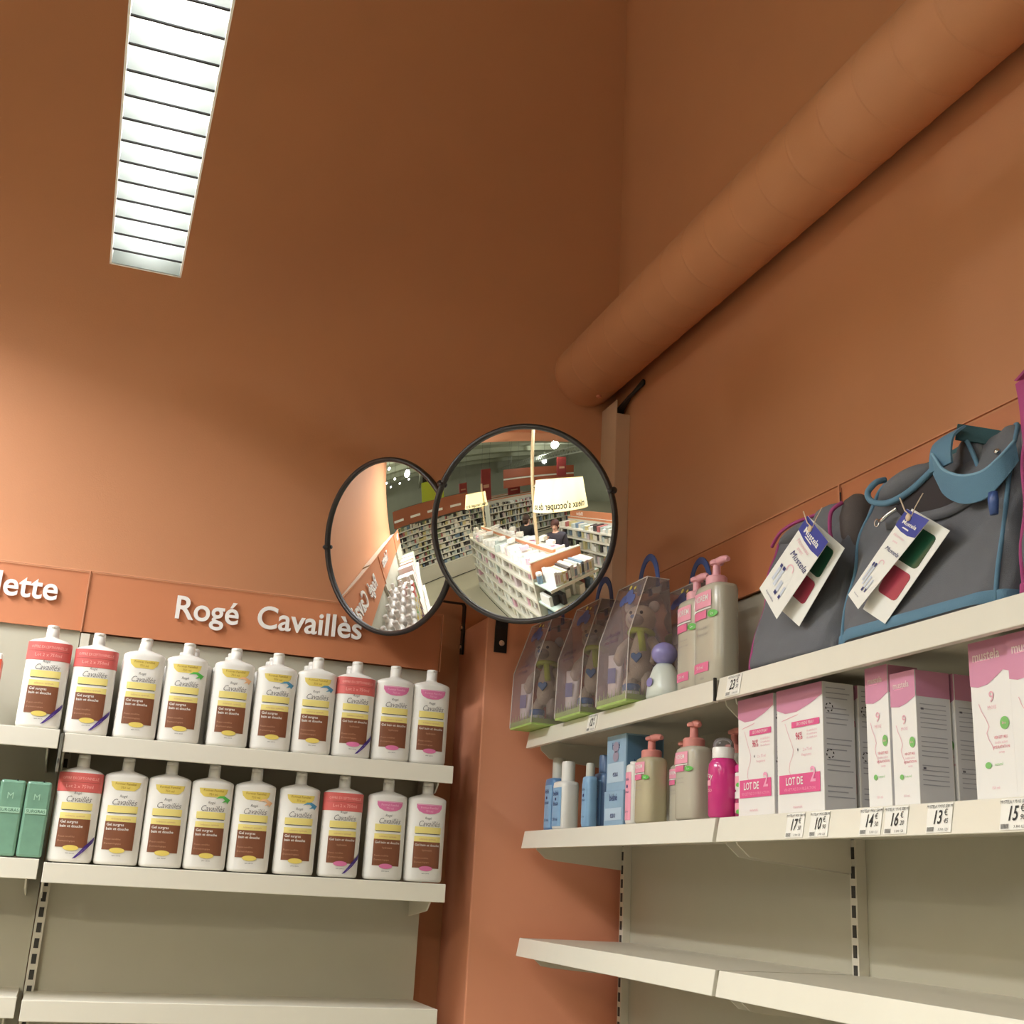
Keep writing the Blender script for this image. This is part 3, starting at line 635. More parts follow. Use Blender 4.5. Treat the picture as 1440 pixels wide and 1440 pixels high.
# ------------------------------------------------------------------ grey shoulder bags
GREYF = mat('grey_canvas', S(104, 106, 112), .9, noise=.06, nscale=60, bump=.5, bscale=900)
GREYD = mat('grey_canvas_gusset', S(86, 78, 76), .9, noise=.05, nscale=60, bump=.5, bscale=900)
BLUET = mat('blue_webbing', S(98, 138, 164), .75, bump=.6, bscale=1200)
PINKT = mat('magenta_webbing', S(176, 70, 128), .75, bump=.6, bscale=1200)
FOLDSHADE = mat('painted_fold_shade', S(52, 46, 48), .9)
def bag(label, y, hw, trim, rings, grp, band=True):
    """rings: (z, half width left, half width right, y front, y back)"""
    t = thing('shoulder_bag', label, 'bag', (1.132, y, Z1 + .0025), RR, grp)
    P, N = 7.0, 64; fine = []
    for k in range(len(rings) - 1):
        pts = [Vector(r) for r in (rings[max(k - 1, 0)], rings[k], rings[k + 1], rings[min(k + 2, len(rings) - 1)])]
        for q in range(4):
            u = q / 4; a_, b_, c_, d_ = pts
            fine.append(tuple(.5 * (2 * b_[i] + (c_[i] - a_[i]) * u + (2 * a_[i] - 5 * b_[i] + 4 * c_[i] - d_[i]) * u * u + (3 * b_[i] - a_[i] - 3 * c_[i] + d_[i]) * u ** 3) for i in range(5)))
    fine.append(rings[-1])
    def ring(r, e=0.0):
        z, xl, xr, yf, yb = r; cx, w2 = (xr - xl) / 2, (xl + xr) / 2 + e; cy, d2 = (yf + yb) / 2, (yb - yf) / 2 + e; out = []
        for i in range(N):
            a = 2 * pi * i / N; ca, sa = cos(a), sin(a); wob = .0045 * sin(5 * a + z * 34) * sin(z * 21 + a) + .003 * sin(9 * a - z * 50)
            out.append((cx + w2 * math.copysign(abs(ca) ** (2 / P), ca), cy + (d2 + wob) * math.copysign(abs(sa) ** (2 / P), sa), z))
        return out
    R = [ring(r) for r in fine]
    MB().loft(R).build('body', GREYF, t, smooth=True)
    for i in ((N * 5 // 8, N * 7 // 8) if band else (N * 5 // 8,)):
        MB().tube([Vector(r[i]) + Vector((0, -.001, .0)) for r in R], .0034, 8).build('piping', trim, t, smooth=True)
    if band:
        q = [ring((z, rings[1][1], rings[1][2], rings[1][3], rings[1][4]), e) for z, e in ((.004, .0012), (.006, .0022), (.019, .0022), (.021, .0008))]
        q = [r[N // 2 - 2:] + r[:3] for r in q]; m = MB(); n = len(q[0])
        m.add([p for r in q for p in r], [(k * n + i, k * n + i + 1, (k + 1) * n + i + 1, (k + 1) * n + i) for k in range(3) for i in range(n - 1)]); m.build('base_band', trim, t, smooth=True)
    return t
GB = 'grey shoulder bags on the upper right shelf'
TEAL = mat('teal_webbing', S(58, 96, 104), .8, bump=.5, bscale=1200)
# middle bag, blue trim
rb = [(.001, .192, .192, .002, .225), (.010, .201, .198, -.003, .232), (.06, .199, .200, .008, .232), (.12, .195, .200, .023, .225), (.18, .192, .198, .040, .210), (.225, .190, .196, .056, .195), (.262, .182, .190, .070, .182), (.282, .165, .180, .082, .168), (.291, .13, .16, .096, .152)]
bag2 = bag('grey shoulder bag with pale blue trim and looped blue strap, middle of the three', 1.485, .2, BLUET, rb, GB)
MB().tube(spl([(-.122, .062, .280), (-.119, .042, .271), (-.133, .036, .258), (-.126, .034, .242), (-.103, .033, .229), (-.069, .033, .222), (-.02, .034, .227), (.028, .036, .244), (.040, .042, .256)]), .0052, 10).build('pocket_piping', BLUET, bag2, smooth=True)
m = MB(); m.ball((0, 0, 0), .070, .030, .024, 24, 14); m.v = [(x - .060, y + .062, z + .252 + .10 * x) for x, y, z in m.v]; m.build('pocket_roll', GREYF, bag2, smooth=True)
hol = [(-.075, .214), (-.055, .196), (-.041, .189), (.009, .180), (.06, .174), (.084, .173), (.092, .184), (.082, .201), (.052, .226), (.030, .240), (.006, .234), (-.03, .223)]
MB().prism(hol, .0385, .052).build('fold_shade_patch', FOLDSHADE, bag2, bevel=.003)  # flat dark patch on the bag front: fold shade put into the colour
MB().ribbon(spl([(-.09, .040, .190), (-.045, .036, .183), (.009, .035, .175), (.06, .036, .170), (.10, .040, .176), (.15, .046, .190)]), (0, -.002, .016), .004).build('pocket_edge', GREYF, bag2, smooth=True)
# grey flap with a blue piped edge that stands inside the strap loop
m = MB(); m.loft([[(x * f + .065, .085 + y, z) for x, y in ((-.034, -.010), (0, -.016), (.034, -.010), (.036, .012), (0, .022), (-.034, .012))] for z, f in ((.215, 1.0), (.245, .98), (.270, .82), (.286, .55), (.292, .2))]); m.build('inner_flap', GREYF, bag2, smooth=True)
MB().tube(spl([(.074, .064, .290), (.086, .062, .272), (.096, .062, .250), (.108, .062, .218)]), .0036, 8).build('flap_piping', BLUET, bag2, smooth=True)
loop = spl([(.036, .034, .254), (.050, .030, .236), (.070, .024, .213), (.098, .020, .194), (.128, .018, .182), (.160, .022, .181), (.183, .032, .198), (.194, .052, .226)])
wl = [(.004 * (1 - k / (len(loop) - 1)), -.004, .030 + .012 * sin(pi * k / (len(loop) - 1))) for k in range(len(loop))]
MB().ribbon(loop, wl, .0018).build('strap', BLUET, bag2, smooth=True, auto=True)
def edge(L_, W_, sg): return [Vector(p) + Vector(w_) * .5 * sg for p, w_ in zip(L_, W_)]
MB().tube(edge(loop, wl, 1), .0026, 6).build('strap_edge', mat('light_blue_edge', S(124, 164, 188), .7), bag2, smooth=True)
pn = spl([(.033, .032, .240), (.032, .033, .262), (.036, .037, .284), (.046, .050, .298)], 4)
MB().ribbon([Vector(p) + Vector((.024, 0, 0)) for p in pn], (.050, 0, .002), .0018).build('strap_side', BLUET, bag2, smooth=True, auto=True)
MB().ribbon(spl([(.074, .050, .296), (.090, .080, .290), (.108, .10, .282), (.128, .105, .272), (.150, .10, .262)]), [(.0, .006, .026)] * 25, .0018).build('strap_loop', TEAL, bag2, smooth=True, auto=True)
MB().ribbon(spl([(-.115, .090, .281), (-.080, .094, .284), (-.045, .096, .281), (.0, .098, .284), (.03, .10, .288)]), [(0, .003, .026)] * 25, .0018).build('rear_strap', TEAL, bag2, smooth=True, auto=True)
MB().ball((.158, .050, .236), .005, n=10, k=6).build('buckle', CHROME, bag2, smooth=True)
MB().loft([sring(.014, .010, .128, 2, 14), sring(.018, .013, .150, 2, 14), sring(.016, .010, .160, 2, 14)]).build('pull_tab', BLUEH, bag2, smooth=True, loc=(.186, .012, 0))
for nm, P_ in (('zip_pull', [(-.086, .022, .192), (-.074, .018, .190), (-.060, .020, .196), (-.046, .026, .203)]),):
    MB().tube(spl(P_), .0035, 8).build(nm, CHROME, bag2, smooth=True)
MB().tube([(-.090 + .006 * cos(2 * pi * q / 10), .020, .190 + .006 * sin(2 * pi * q / 10)) for q in range(10)], .0016, 6, closed=True).build('zip_ring', CHROME, bag2, smooth=True)
# left bag, magenta trim
ra = [(.001, .138, .136, .004, .222), (.010, .147, .140, -.003, .230), (.06, .143, .142, .010, .228), (.12, .137, .142, .026, .220), (.18, .136, .138, .042, .205), (.225, .142, .132, .058, .190), (.258, .148, .124, .072, .175), (.272, .140, .112, .086, .16)]
bag1 = bag('grey shoulder bag with magenta piping, next to the pump bottles', 1.828, .14, PINKT, ra, GB, band=False)
m = MB(); m.ball((0, 0, 0), .085, .040, .020, 28, 14); m.v = [(x - .060, y + .095, z + .262 + .08 * x) for x, y, z in m.v]; m.build('top_roll', GREYF, bag1, smooth=True)
MB().tube(spl([(-.150, .070, .256), (-.130, .068, .268), (-.103, .066, .277), (-.06, .07, .283), (-.01, .085, .287)]), .0034, 8).build('top_piping', PINKT, bag1, smooth=True)
MB().tube(spl([(.102, .060, .274), (.096, .046, .262), (.094, .040, .250), (.097, .036, .225), (.104, .034, .20), (.118, .030, .165)]), .0036, 8).build('side_piping', PINKT, bag1, smooth=True)
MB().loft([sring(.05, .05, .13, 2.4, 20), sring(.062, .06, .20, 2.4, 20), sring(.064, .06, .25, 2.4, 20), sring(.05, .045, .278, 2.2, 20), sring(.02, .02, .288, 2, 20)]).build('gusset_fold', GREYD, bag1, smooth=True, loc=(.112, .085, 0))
MB().loft([sring(.10, .04, .22, 2.4, 20), sring(.12, .05, .262, 2.4, 20), sring(.09, .04, .284, 2.2, 20), sring(.03, .02, .290, 2, 20)]).build('top_fold', GREYF, bag1, smooth=True, loc=(.035, .085, 0))
MB().box(.036, .038, .10, .102, .280, .318).build('thread', BLACKM, bag1)
# right bag, magenta trim, cut by the frame
rc = [(.001, .192, .192, .002, .225), (.010, .201, .198, -.003, .232), (.06, .205, .200, .004, .232), (.12, .204, .200, .012, .225), (.18, .208, .198, .026, .212), (.23, .218, .195, .038, .205), (.262, .222, .190, .050, .192), (.282, .206, .178, .066, .175), (.292, .17, .15, .085, .155)]
bag3 = bag('grey shoulder bag with magenta trim cut off by the right edge of the picture', 1.068, .2, PINKT, rc, GB)
MB().ribbon(spl([(-.176, .030, .314), (-.168, .026, .280), (-.160, .020, .235), (-.150, .012, .19)]), [(.028, 0, .006)] * 30, .002).build('strap', PINKT, bag3, smooth=True, auto=True)
MB().ribbon(spl([(-.176, .030, .314), (-.15, .06, .35), (-.06, .095, .37), (.06, .105, .365), (.14, .10, .33), (.17, .085, .285)]), [(0, .03, .012)] * 40, .002).build('strap_loop', PINKT, bag3, smooth=True, auto=True)

# folded paper tags on the bags: white front leaf, back leaf with green and red swatches
TAGW = mat('white_card', S(240, 240, 234), .45); TAGB = mat('blue_card_print', S(44, 58, 150), .4); NAVY = mat('navy_ink', S(40, 48, 110), .5)
GSW = mat('dark_green_film', S(22, 74, 52), .2); RSW = mat('wine_red_film', S(164, 60, 80), .2); FAINTP = mat('faint_pink_ink', S(240, 196, 206), .5); STR = mat('tag_string', S(220, 196, 168), .6)
def hang_tag(label, front, back, by, group):
    """front, back: the four corners of each leaf (top-left, top-right, bottom-right, bottom-left) in the bag's frame"""
    t = thing('hang_tag', label, 'tag', (1.132, by, Z1 + .0025), RR, group)
    def leaf_map(q):
        A, B, C_, D_ = [Vector(p) for p in q]; W_, H_ = ((B - A).length + (C_ - D_).length) / 2, ((A - D_).length + (B - C_).length) / 2
        nn = (B - A).cross(A - D_).normalized()
        if nn.y > 0: nn = -nn
        def P(u, v, e=0):
            a, b = u / W_, v / H_; return tuple(D_ * (1 - a) * (1 - b) + C_ * a * (1 - b) + A * (1 - a) * b + B * a * b + nn * e)
        return P, W_, H_
    P, W, H = leaf_map(front); P2, W2, H2 = leaf_map(back)
    def leaf(m, pts, e, mi): m.add([P(u, v, e) for u, v in pts], [tuple(range(len(pts)))], mi)
    def tx(m, s, u, v, size, e, mi, **k):
        vv, f = text(s, size, **k); m.add([P(u + a, v + b, e) for a, b, c in vv], f, mi)
    for nm, PP, w_, h_ in (('front_leaf', P, W, H), ('back_leaf', P2, W2, H2)):
        m = MB(); q = [(0, 0), (w_, 0), (w_, h_), (0, h_)]
        m.add([PP(u, v, 0) for u, v in q] + [PP(u, v, -.0006) for u, v in q], [(0, 1, 2, 3), (7, 6, 5, 4), (0, 4, 5, 1), (1, 5, 6, 2), (2, 6, 7, 3), (3, 7, 4, 0)]); m.build(nm, TAGW, t)
    m = MB(); hb = H * .80
    leaf(m, [(0, H * .82), (W * .35, H * .795), (W * .7, H * .79), (W, H * .81), (W, H), (0, H)], .0008, 0)
    tx(m, 'Mustela', W * .5, H * .885, W * .21, .0014, 1, bold=.015); leaf(m, [(W * .3, H * .832), (W * .62, H * .828), (W * .6, H * .842), (W * .34, H * .844)], .0014, 1)
    tx(m, 'Nouveau', W * .42, H * .745, W * .15, .0009, 2, shear=.3); tx(m, 'avec', W * .42, H * .69, W * .14, .0009, 2, shear=.3)
    tx(m, 'Mustela', W * .56, H * .60, W * .23, .0009, 3, shear=.35)
    leaf(m, [(W * .5 + W * .13 * cos(a), H * .46 + W * .13 * sin(a)) for a in [x * pi / 8 for x in range(11)]] + [(W * .5 + W * .10 * cos(a), H * .46 + W * .10 * sin(a)) for a in [x * pi / 8 for x in range(10, -1, -1)]], .0009, 2)
    for (u, v, a, b) in [(.20, .30, .08, .17), (.33, .29, .09, .20), (.50, .24, .10, .13), (.68, .24, .07, .11)]:
        leaf(m, [(W * (u - a / 2), H * (v - b / 2)), (W * (u + a / 2), H * (v - b / 2)), (W * (u + a / 2), H * (v + b / 2)), (W * (u - a / 2), H * (v + b / 2))], .0009, 4)
        vt = v + b / 2 if u < .4 else v - b / 2 - .035
        leaf(m, [(W * (u - a / 2), H * vt), (W * (u + a / 2), H * vt), (W * (u + a / 2), H * (vt + .04)), (W * (u - a / 2), H * (vt + .04))], .0010, 3)
    tx(m, 'Expanscience', W * .42, H * .075, W * .07, .0009, 3)
    m.build('leaf_print', [TAGB, WHITE2, FAINTP, NAVY, mat('pale_blue_ink', S(206, 214, 228), .5)], t)
    for nm, mm, v0, v1 in (('green_swatch', GSW, .56, .90), ('red_swatch', RSW, .22, .50)):
        m = MB(); r = .008; a, b, c_, d_ = W2 * .18, W2 * .86, H2 * v0, H2 * v1; pts = []
        for (cx, cz, s0) in ((b - r, c_ + r, -pi / 2), (b - r, d_ - r, 0), (a + r, d_ - r, pi / 2), (a + r, c_ + r, pi)):
            for k in range(4): pts.append((cx + r * cos(s0 + k * pi / 6), cz + r * sin(s0 + k * pi / 6)))
        m.add([P2(u, v, .0012) for u, v in pts] + [P2(u, v, .0001) for u, v in pts], [tuple(range(16)), tuple(range(31, 15, -1))] + [(i, i + 16, (i + 1) % 16 + 16, (i + 1) % 16) for i in range(16)]); m.build(nm, mm, t)
    top_ = P(W * .35, H * .96, .001); s_ = MB(); s_.tube([top_, tuple(Vector(top_) + Vector((-.012, -.002, .012))), tuple(Vector(top_) + Vector((-.020, -.004, .034)))], .0011, 6); s_.tube([top_, tuple(Vector(top_) + Vector((.01, .0, .012))), tuple(Vector(top_) + Vector((.024, .004, .030)))], .0009, 6)
    s_.ball(tuple(Vector(top_) + Vector((-.006, -.001, .0))), .006, .003, .006, 12, 6); s_.build('string', STR, t, smooth=True)
    return t
hang_tag('folded white and blue paper tag on the magenta trimmed bag', [(.125, -.027, .229), (.184, -.027, .168), (.024, -.029, .068), (-.033, -.029, .135)], [(.103, -.012, .236), (.195, -.004, .158), (.060, -.007, .051), (-.045, -.012, .128)], 1.826, 'paper tags on the grey bags')
hang_tag('folded white and blue paper tag on the zip of the blue trimmed bag', [(.048, -.027, .168), (.098, -.027, .137), (-.078, -.030, .039), (-.103, -.030, .067)], [(.040, -.012, .173), (.117, -.008, .119), (-.039, -.010, .011), (-.088, -.014, .043)], 1.485, 'paper tags on the grey bags')

# ------------------------------------------------------------------ lower right shelf: cartons
Z2 = 1.6955
CARD = mat('white_carton', S(240, 238, 234), .42); CARDS = mat('carton_side', S(226, 224, 228), .45); PINKC = mat('pink_carton_print', S(210, 142, 172), 0.42); PINKL = mat('pink_line_print', S(234, 176, 190), .5)
BANM = mat('magenta_banner', S(226, 92, 146), .42); CRIM = mat('crimson_print', S(206, 70, 106), .5); PALE2 = mat('pale_pink_digit', S(246, 170, 200), .45); GREYI = mat('grey_ink', S(112, 108, 120), .55); GREENT = mat('green_seal', S(126, 190, 106), .5)
def carton(label, x, y, wd, dp, h, style, grp, z=Z2):
    k_ = 1.0218; x, y, wd, h = x + .0245, y * k_, wd * k_, h * 1.035     # set back from the rail, so that the rail above shades their tops
    t = thing('carton', label, 'box', (x, y, z), RR, grp)
    a = wd / 2
    MB().box(-a, a, 0, dp, 0, h).build('box', CARD, t, bevel=.0008)
    fr = lambda q, zz: -.0006; m = MB()
    def side(pts, mi, e=.0006): m.add([(a + e, u, v) for u, v in pts], [tuple(range(len(pts)))], mi)
    if style == 'lot':
        patch(m, [(-a, h * .84), (-a * .6, h * .80), (-a * .1, h * .80), (a * .5, h * .845), (a, h * .90), (a, h), (-a, h)], fr, 0)
        patch(m, [(-a * .8, h * .74), (-a * .1, h * .77), (a * .0, h * .78), (-a * .7, h * .75)], fr, 1)
        f2 = lambda q, zz: -.001
        patch(m, rect(-a * .32, a * .88, h * .672, h * .722), f2, 2); put_text(m, 'SECONDE PEAU', a * .28, h * .697, h * .035, y=-.0016, mi=4, res=1)
        put_text(m, '96%', -a * .0, h * .60, h * .085, y=-.001, mi=3, res=3, xs=.72)
        for k in range(3): put_text(m, 'de satisfaction', a * .55, h * (.635 - .028 * k), h * .026, y=-.001, mi=1, res=1)
        put_text(m, '2 x 75 ml', a * .35, h * .49, h * .034, y=-.001, mi=1, res=1); patch(m, oval(-a * .06, h * .495, .0016, .0024, 8), f2, 6)
        put_text(m, 'Vergetures', a * .3, h * .45, h * .032, y=-.001, mi=1, res=1)
        patch(m, rect(-a * .90, a * .86, h * .155, h * .305), f2, 2)
        put_text(m, 'LOT DE', -a * .22, h * .248, h * .085, y=-.0018, mi=4, res=3, bold=.02, xs=.86); put_text(m, '2', a * .58, h * .285, h * .165, y=-.0018, mi=5, res=3, bold=.02)
        put_text(m, 'VERGETURES DOUBLE ACTION', 0, h * .185, h * .034, y=-.0018, mi=5, res=1, xs=.95)
        put_text(m, 'maternité', -a * .1, h * .05, h * .034, y=-.001, mi=1, res=1)
        cv = [(-.62, .72), (-.50, .64), (-.34, .55), (-.26, .50), (-.30, .45), (-.42, .40), (-.46, .34), (-.40, .30)]
        for (u0, v0), (u1, v1) in zip(cv, cv[1:]): patch(m, [(u1 * a - .0006, v1 * h), (u1 * a + .0006, v1 * h), (u0 * a + .0006, v0 * h), (u0 * a - .0006, v0 * h)], fr, 1)
        side([(.002, .001), (dp - .002, .001), (dp - .002, h - .001), (.002, h - .001)], 7, .0003)
        yy = h * .95
        for k in range(22):
            if k in (3, 8, 9, 13, 17, 18): continue
            z0 = h * (.95 - .04 * k); ln = dp * (.55 + .3 * random.random()); side([(dp * .1, z0), (dp * .1 + ln, z0), (dp * .1 + ln, z0 + h * .008), (dp * .1, z0 + h * .008)], 10, .0009)
        for v in (.80, .44):
            ring = [(dp * .2 + .008 * cos(x * pi / 6), h * v + .008 * sin(x * pi / 6)) for x in range(12)]
            for i in range(0, 12, 2): side([(dp * .2 + (yy2 - dp * .2) * q_, h * v + (zz2 - h * v) * q_) for q_, (yy2, zz2) in ((1, ring[i]), (1, ring[i + 1]), (.75, ring[i + 1]), (.75, ring[i]))], 8, .0009)
    else:
        big = style == 'big'
        if big: pts = [(-a, h * .72), (-a * .6, h * .705), (-a * .1, h * .715), (a * .35, h * .755), (a * .7, h * .79), (a, h * .775), (a, h), (-a, h)]
        else: pts = [(-a, h * .745), (-a * .3, h * .735), (a * .3, h * .755), (a, h * .80), (a, h), (-a, h)]
        patch(m, pts, fr, 0)
        put_text(m, 'mustela', -a * .1, h * .90, wd * (.25 if big else .23), y=-.0012, mi=11, res=2, bold=.015, xs=.9)
        patch(m, rect(-a * .65, a * .1, h * .868, h * .874), lambda q, zz: -.001, 5)
        put_text(m, '9', a * .05, h * .63, h * .10, y=-.001, mi=1, res=3); put_text(m, 'MOIS', a * .05, h * .565, h * .035, y=-.001, mi=1, res=1)
        cv = [(-.62, .60), (-.5, .55), (-.3, .50), (-.16, .45), (-.3, .41), (-.22, .37), (-.05, .33), (.0, .30)]
        for (u0, v0), (u1, v1) in zip(cv, cv[1:]): patch(m, [(u1 * a - .0006, v1 * h), (u1 * a + .0006, v1 * h), (u0 * a + .0006, v0 * h), (u0 * a - .0006, v0 * h)], fr, 1)
        patch(m, oval(a * .62, h * .46, a * .22, h * .04, 18), lambda q, zz: -.0011, 9); put_text(m, 'bio', a * .62, h * .46, h * .028, y=-.0018, mi=5, res=1)
        for k, (s, mi) in enumerate([('VERGETURES', 3), ('double action', 1), ('HYDRATATION', 3), ('serum', 1)]): put_text(m, s, a * .40, h * (.375 - .030 * k), h * .026, y=-.001, mi=mi, res=1, xs=.8)
        patch(m, oval(-a * .3, h * .21, a * .16, h * .02, 14), lambda q, zz: -.0011, 9); put_text(m, 'naturel', a * .22, h * .212, h * .026, y=-.001, mi=9, res=1)
        put_text(m, '150 ml', 0, h * .07, h * .026, y=-.001, mi=1, res=1)
        side([(.001, h * .80 if not big else h * .775), (dp - .001, h * .80), (dp - .001, h - .0005), (.001, h - .0005)], 0)
        side([(.001, .001), (dp - .002, .001), (dp - .002, h * .80), (.001, h * .80)], 7, .0003)
        for k in range(18):
            if k in (6, 12): continue
            z0 = h * (.74 - .035 * k); side([(dp * .1, z0), (dp * .85, z0), (dp * .85, z0 + h * .006), (dp * .1, z0 + h * .006)], 10, .0009)
        for v in (.7, .26): side([(dp * .12, h * v), (dp * .2, h * v), (dp * .2, h * v + .003), (dp * .12, h * v + .003)], 6, .0012)
    m.build('carton_print', [PINKC, PINKL, BANM, CRIM, WHITE2, PALE2, GREYI, CARDS, BLACKINK, GREENT, mat('side_grey_line', S(176, 174, 184), .55), mat('beige_logo_ink', S(240, 216, 214), .5)], t)
    return t
G3 = 'cartons with magenta banner'; G4 = 'slim pink and white cartons'
carton('white carton with LOT DE 2 banner beside the magenta bottle', 1.1255, 1.914, .122, .060, .206, 'lot', G3)
carton('white carton with LOT DE 2 banner and printed grey side, right one of the pair', 1.1255, 1.772, .140, .062, .206, 'lot', G3)
carton('white carton with LOT DE 2 banner in the second row behind the right one', 1.1955, 1.772, .140, .062, .206, 'lot', G3)
carton('slim pink and white carton, left and taller one of the slim pair', 1.1255, 1.556, .056, .056, .208, 'slim', G4)
carton('slim pink and white carton, right and shorter one of the slim pair', 1.1255, 1.493, .058, .062, .191, 'slim', G4)
carton('slim pink and white carton in the second row behind the shorter one', 1.1925, 1.490, .058, .062, .191, 'slim', G4)
G5 = 'wide pink and white cartons at the right edge'
carton('wide pink and white carton, left one at the right edge of the picture', 1.1255, 1.308, .076, .064, .208, 'big', G5)
carton('wide pink and white carton cut off by the right edge of the picture', 1.1195, 1.226, .076, .064, .2065, 'big', G5)

# bottles and boxes at the far end of the lower right shelf
BLUE1 = mat('blue_bottle', S(96, 138, 186), .3); BLUE2 = mat('steel_blue_bottle', S(84, 112, 150), .3); LBLUE = mat('light_blue_label', S(140, 180, 216), .4); CAPG = mat('grey_white_cap', S(204, 204, 194), .4)
def flat_bottle(label, x, y, wd, dp, hb, hc, body, cap, lab, grp=None, capr=.016, word='bébé', cap_x=0.0):
    t = thing('lotion_bottle', label, 'bottle', (x, y, Z2), RR, grp); P = 3.2
    MB().loft([sring(wd * .93, dp * .92, 0, P), sring(wd, dp, .004, P), sring(wd, dp, hb - .012, P), sring(wd * .95, dp * .95, hb - .003, P), sring(wd * .7, dp * .75, hb, P)]).build('body', body, t, smooth=True)
    m = MB().lathe([(capr, hb), (capr, hb + hc * .86), (capr * .9, hb + hc * .97), (capr * .5, hb + hc)], 22); m.v = [(a + cap_x, b, c) for a, b, c in m.v]; m.build('cap', cap, t, smooth=True, auto=True)
    fn = lambda q, zz: -dp / 2 * (1 - min(abs(q) / (wd / 2), .999) ** P) ** (1 / P) - .001
    m = MB(); a = wd * .36; patch(m, rect(-a, a, hb * .06, hb * .86), fn, 0)
    f2 = lambda q, zz: fn(q, zz) - .0006
    put_text(m, word, 0, hb * .74, wd * .22, fn=f2, mi=1, res=2); patch(m, oval(0, hb * .62, .004, .004, 10), f2, 1); put_text(m, 'doux', 0, hb * .53, wd * .2, fn=f2, mi=1, res=2)
    put_text(m, '250 ml', 0, hb * .2, wd * .14, fn=f2, mi=1, res=1); m.build('label_print', [lab, NAVY], t)
    return t
G6 = 'blue and white baby bottles on the lower right shelf'
flat_bottle('blue bottle with grey cap against the corner column, lower right shelf', 1.19, 3.030, .070, .060, .135, .055, BLUE1, CAPG, LBLUE, G6, .017)
flat_bottle('white bottle with blue label and white cap, lower right shelf', 1.162, 2.905, .082, .052, .118, .050, WHITE, WHITE, LBLUE, G6, .017, 'bébé', .012)
flat_bottle('light blue bottle with grey white cap in front of the darker blue bottle', 1.150, 2.722, .042, .030, .118, .032, LBLUE, CAPG, LBLUE, G6, .0105)
flat_bottle('darker blue bottle with blue cap next to the stacked blue boxes', 1.196, 2.735, .060, .046, .130, .044, BLUE2, BLUE2, LBLUE, G6, .017)
BOXB = mat('blue_carton', S(150, 182, 208), .3, noise=.1, nscale=40); BOXB2 = mat('blue_carton_dark', S(92, 128, 160), .35)
for k, (z0, h_, l) in enumerate([(0, .076, 'blue box at the bottom of the stack on the lower right shelf'), (.0765, .125, 'taller pale blue box stacked on top of another blue box')]):
    t = thing('blue_box', l, 'box', (1.142 + .004 * k, 2.565, Z2 + z0), RR, 'stacked blue boxes')
    MB().box(-.052, .052, 0, .095, 0, h_).build('box', BOXB, t, bevel=.001)
    m = MB(); m.box(.052, .0526, .004, .091, .004, h_ - .004, 0); patch(m, rect(-.045, .045, h_ * .15, h_ * .5), lambda q, zz: -.0006, 1)
    if k == 1:
        for v in (.62, .45): patch(m, oval(.0, h_ * v + .02, .016, .012, 14), lambda q, zz: -.0012, 3)
    put_text(m, 'bébé', 0, h_ * .8, .022, y=-.001, mi=2, res=2); put_text(m, 'eau', 0, h_ * .30, .02, y=-.0014, mi=2, res=2)
    text_on_side(m, 'lingettes', .0532, .047, h_ * .5, .016, 2, res=1)
    m.build('box_print', [BOXB2, mat('ice_blue_print', S(190, 212, 230), .35), NAVY, mat('mauve_print', S(160, 150, 170), .4)], t)
G7 = 'pump bottles on the lower right shelf'
flat_bottle('slim white bottle with pink label beside the blue boxes', 1.150, 2.468, .040, .036, .128, .006, WHITE, WHITE, PLAB, None, .012)
pump_bottle('pump bottle with coral pump and golden gel, lower right shelf', 1.158, 2.405, Z2, .080, .056, .138, .046, BODYG, PINKPUMP2, G7, 'NOREM', 1.0, False)
pump_bottle('small pump bottle between the two taller ones, lower right shelf', 1.205, 2.345, Z2, .066, .050, .122, .050, BODYC, PINKPUMP2, G7, 'NOREM', .8, False)
pump_bottle('tallest pump bottle with coral pump left of the magenta bottle', 1.150, 2.195, Z2, .088, .056, .142, .050, BODYC, PINKPUMP2, G7, 'NOREM', .5, False)
pump_bottle('pump bottle hidden behind the magenta bottle', 1.222, 2.160, Z2, .066, .050, .132, .048, BODYC, PINKPUMP2, G7, 'NOREM', .6, False)
pump_bottle('pump bottle at the back beside the first carton', 1.285, 2.105, Z2, .066, .050, .132, .056, BODYC, PINKPUMP2, G7, '', .6, False)
MAG = mat('magenta_bottle', S(206, 52, 130), .2, coat=.5)
t = thing('spray_bottle', 'magenta round bottle with white cap and clear dome, lower right shelf', 'bottle', (1.150, 2.075, Z2), RR)
MB().lathe([(.026, 0), (.029, .004), (.029, .085), (.028, .098), (.022, .108), (.020, .110)], 32).build('body', MAG, t, smooth=True, auto=True)
MB().lathe([(.021, .110), (.021, .128), (.0195, .131)], 28).build('cap', WHITE, t, smooth=True, auto=True)
MB().lathe([(.0200, .131), (.0195, .140), (.015, .147), (.006, .150)], 24, cap0=False).build('dome', clear_mat('clear_dome', (.95, .93, .93, 1), .3, .08), t, smooth=True)
m = MB(); cy = lambda q, zz: -sqrt(max(.0296 ** 2 - q * q, 1e-6)); put_text(m, 'spray', -.006, .078, .014, fn=cy, mi=0, res=2, slope=-.2); put_text(m, 'bio', 0, .05, .012, fn=cy, mi=1, res=2)
patch(m, rect(-.018, .004, .058, .068), cy, 1); m.build('label_print', [WHITE2, PLAB], t)
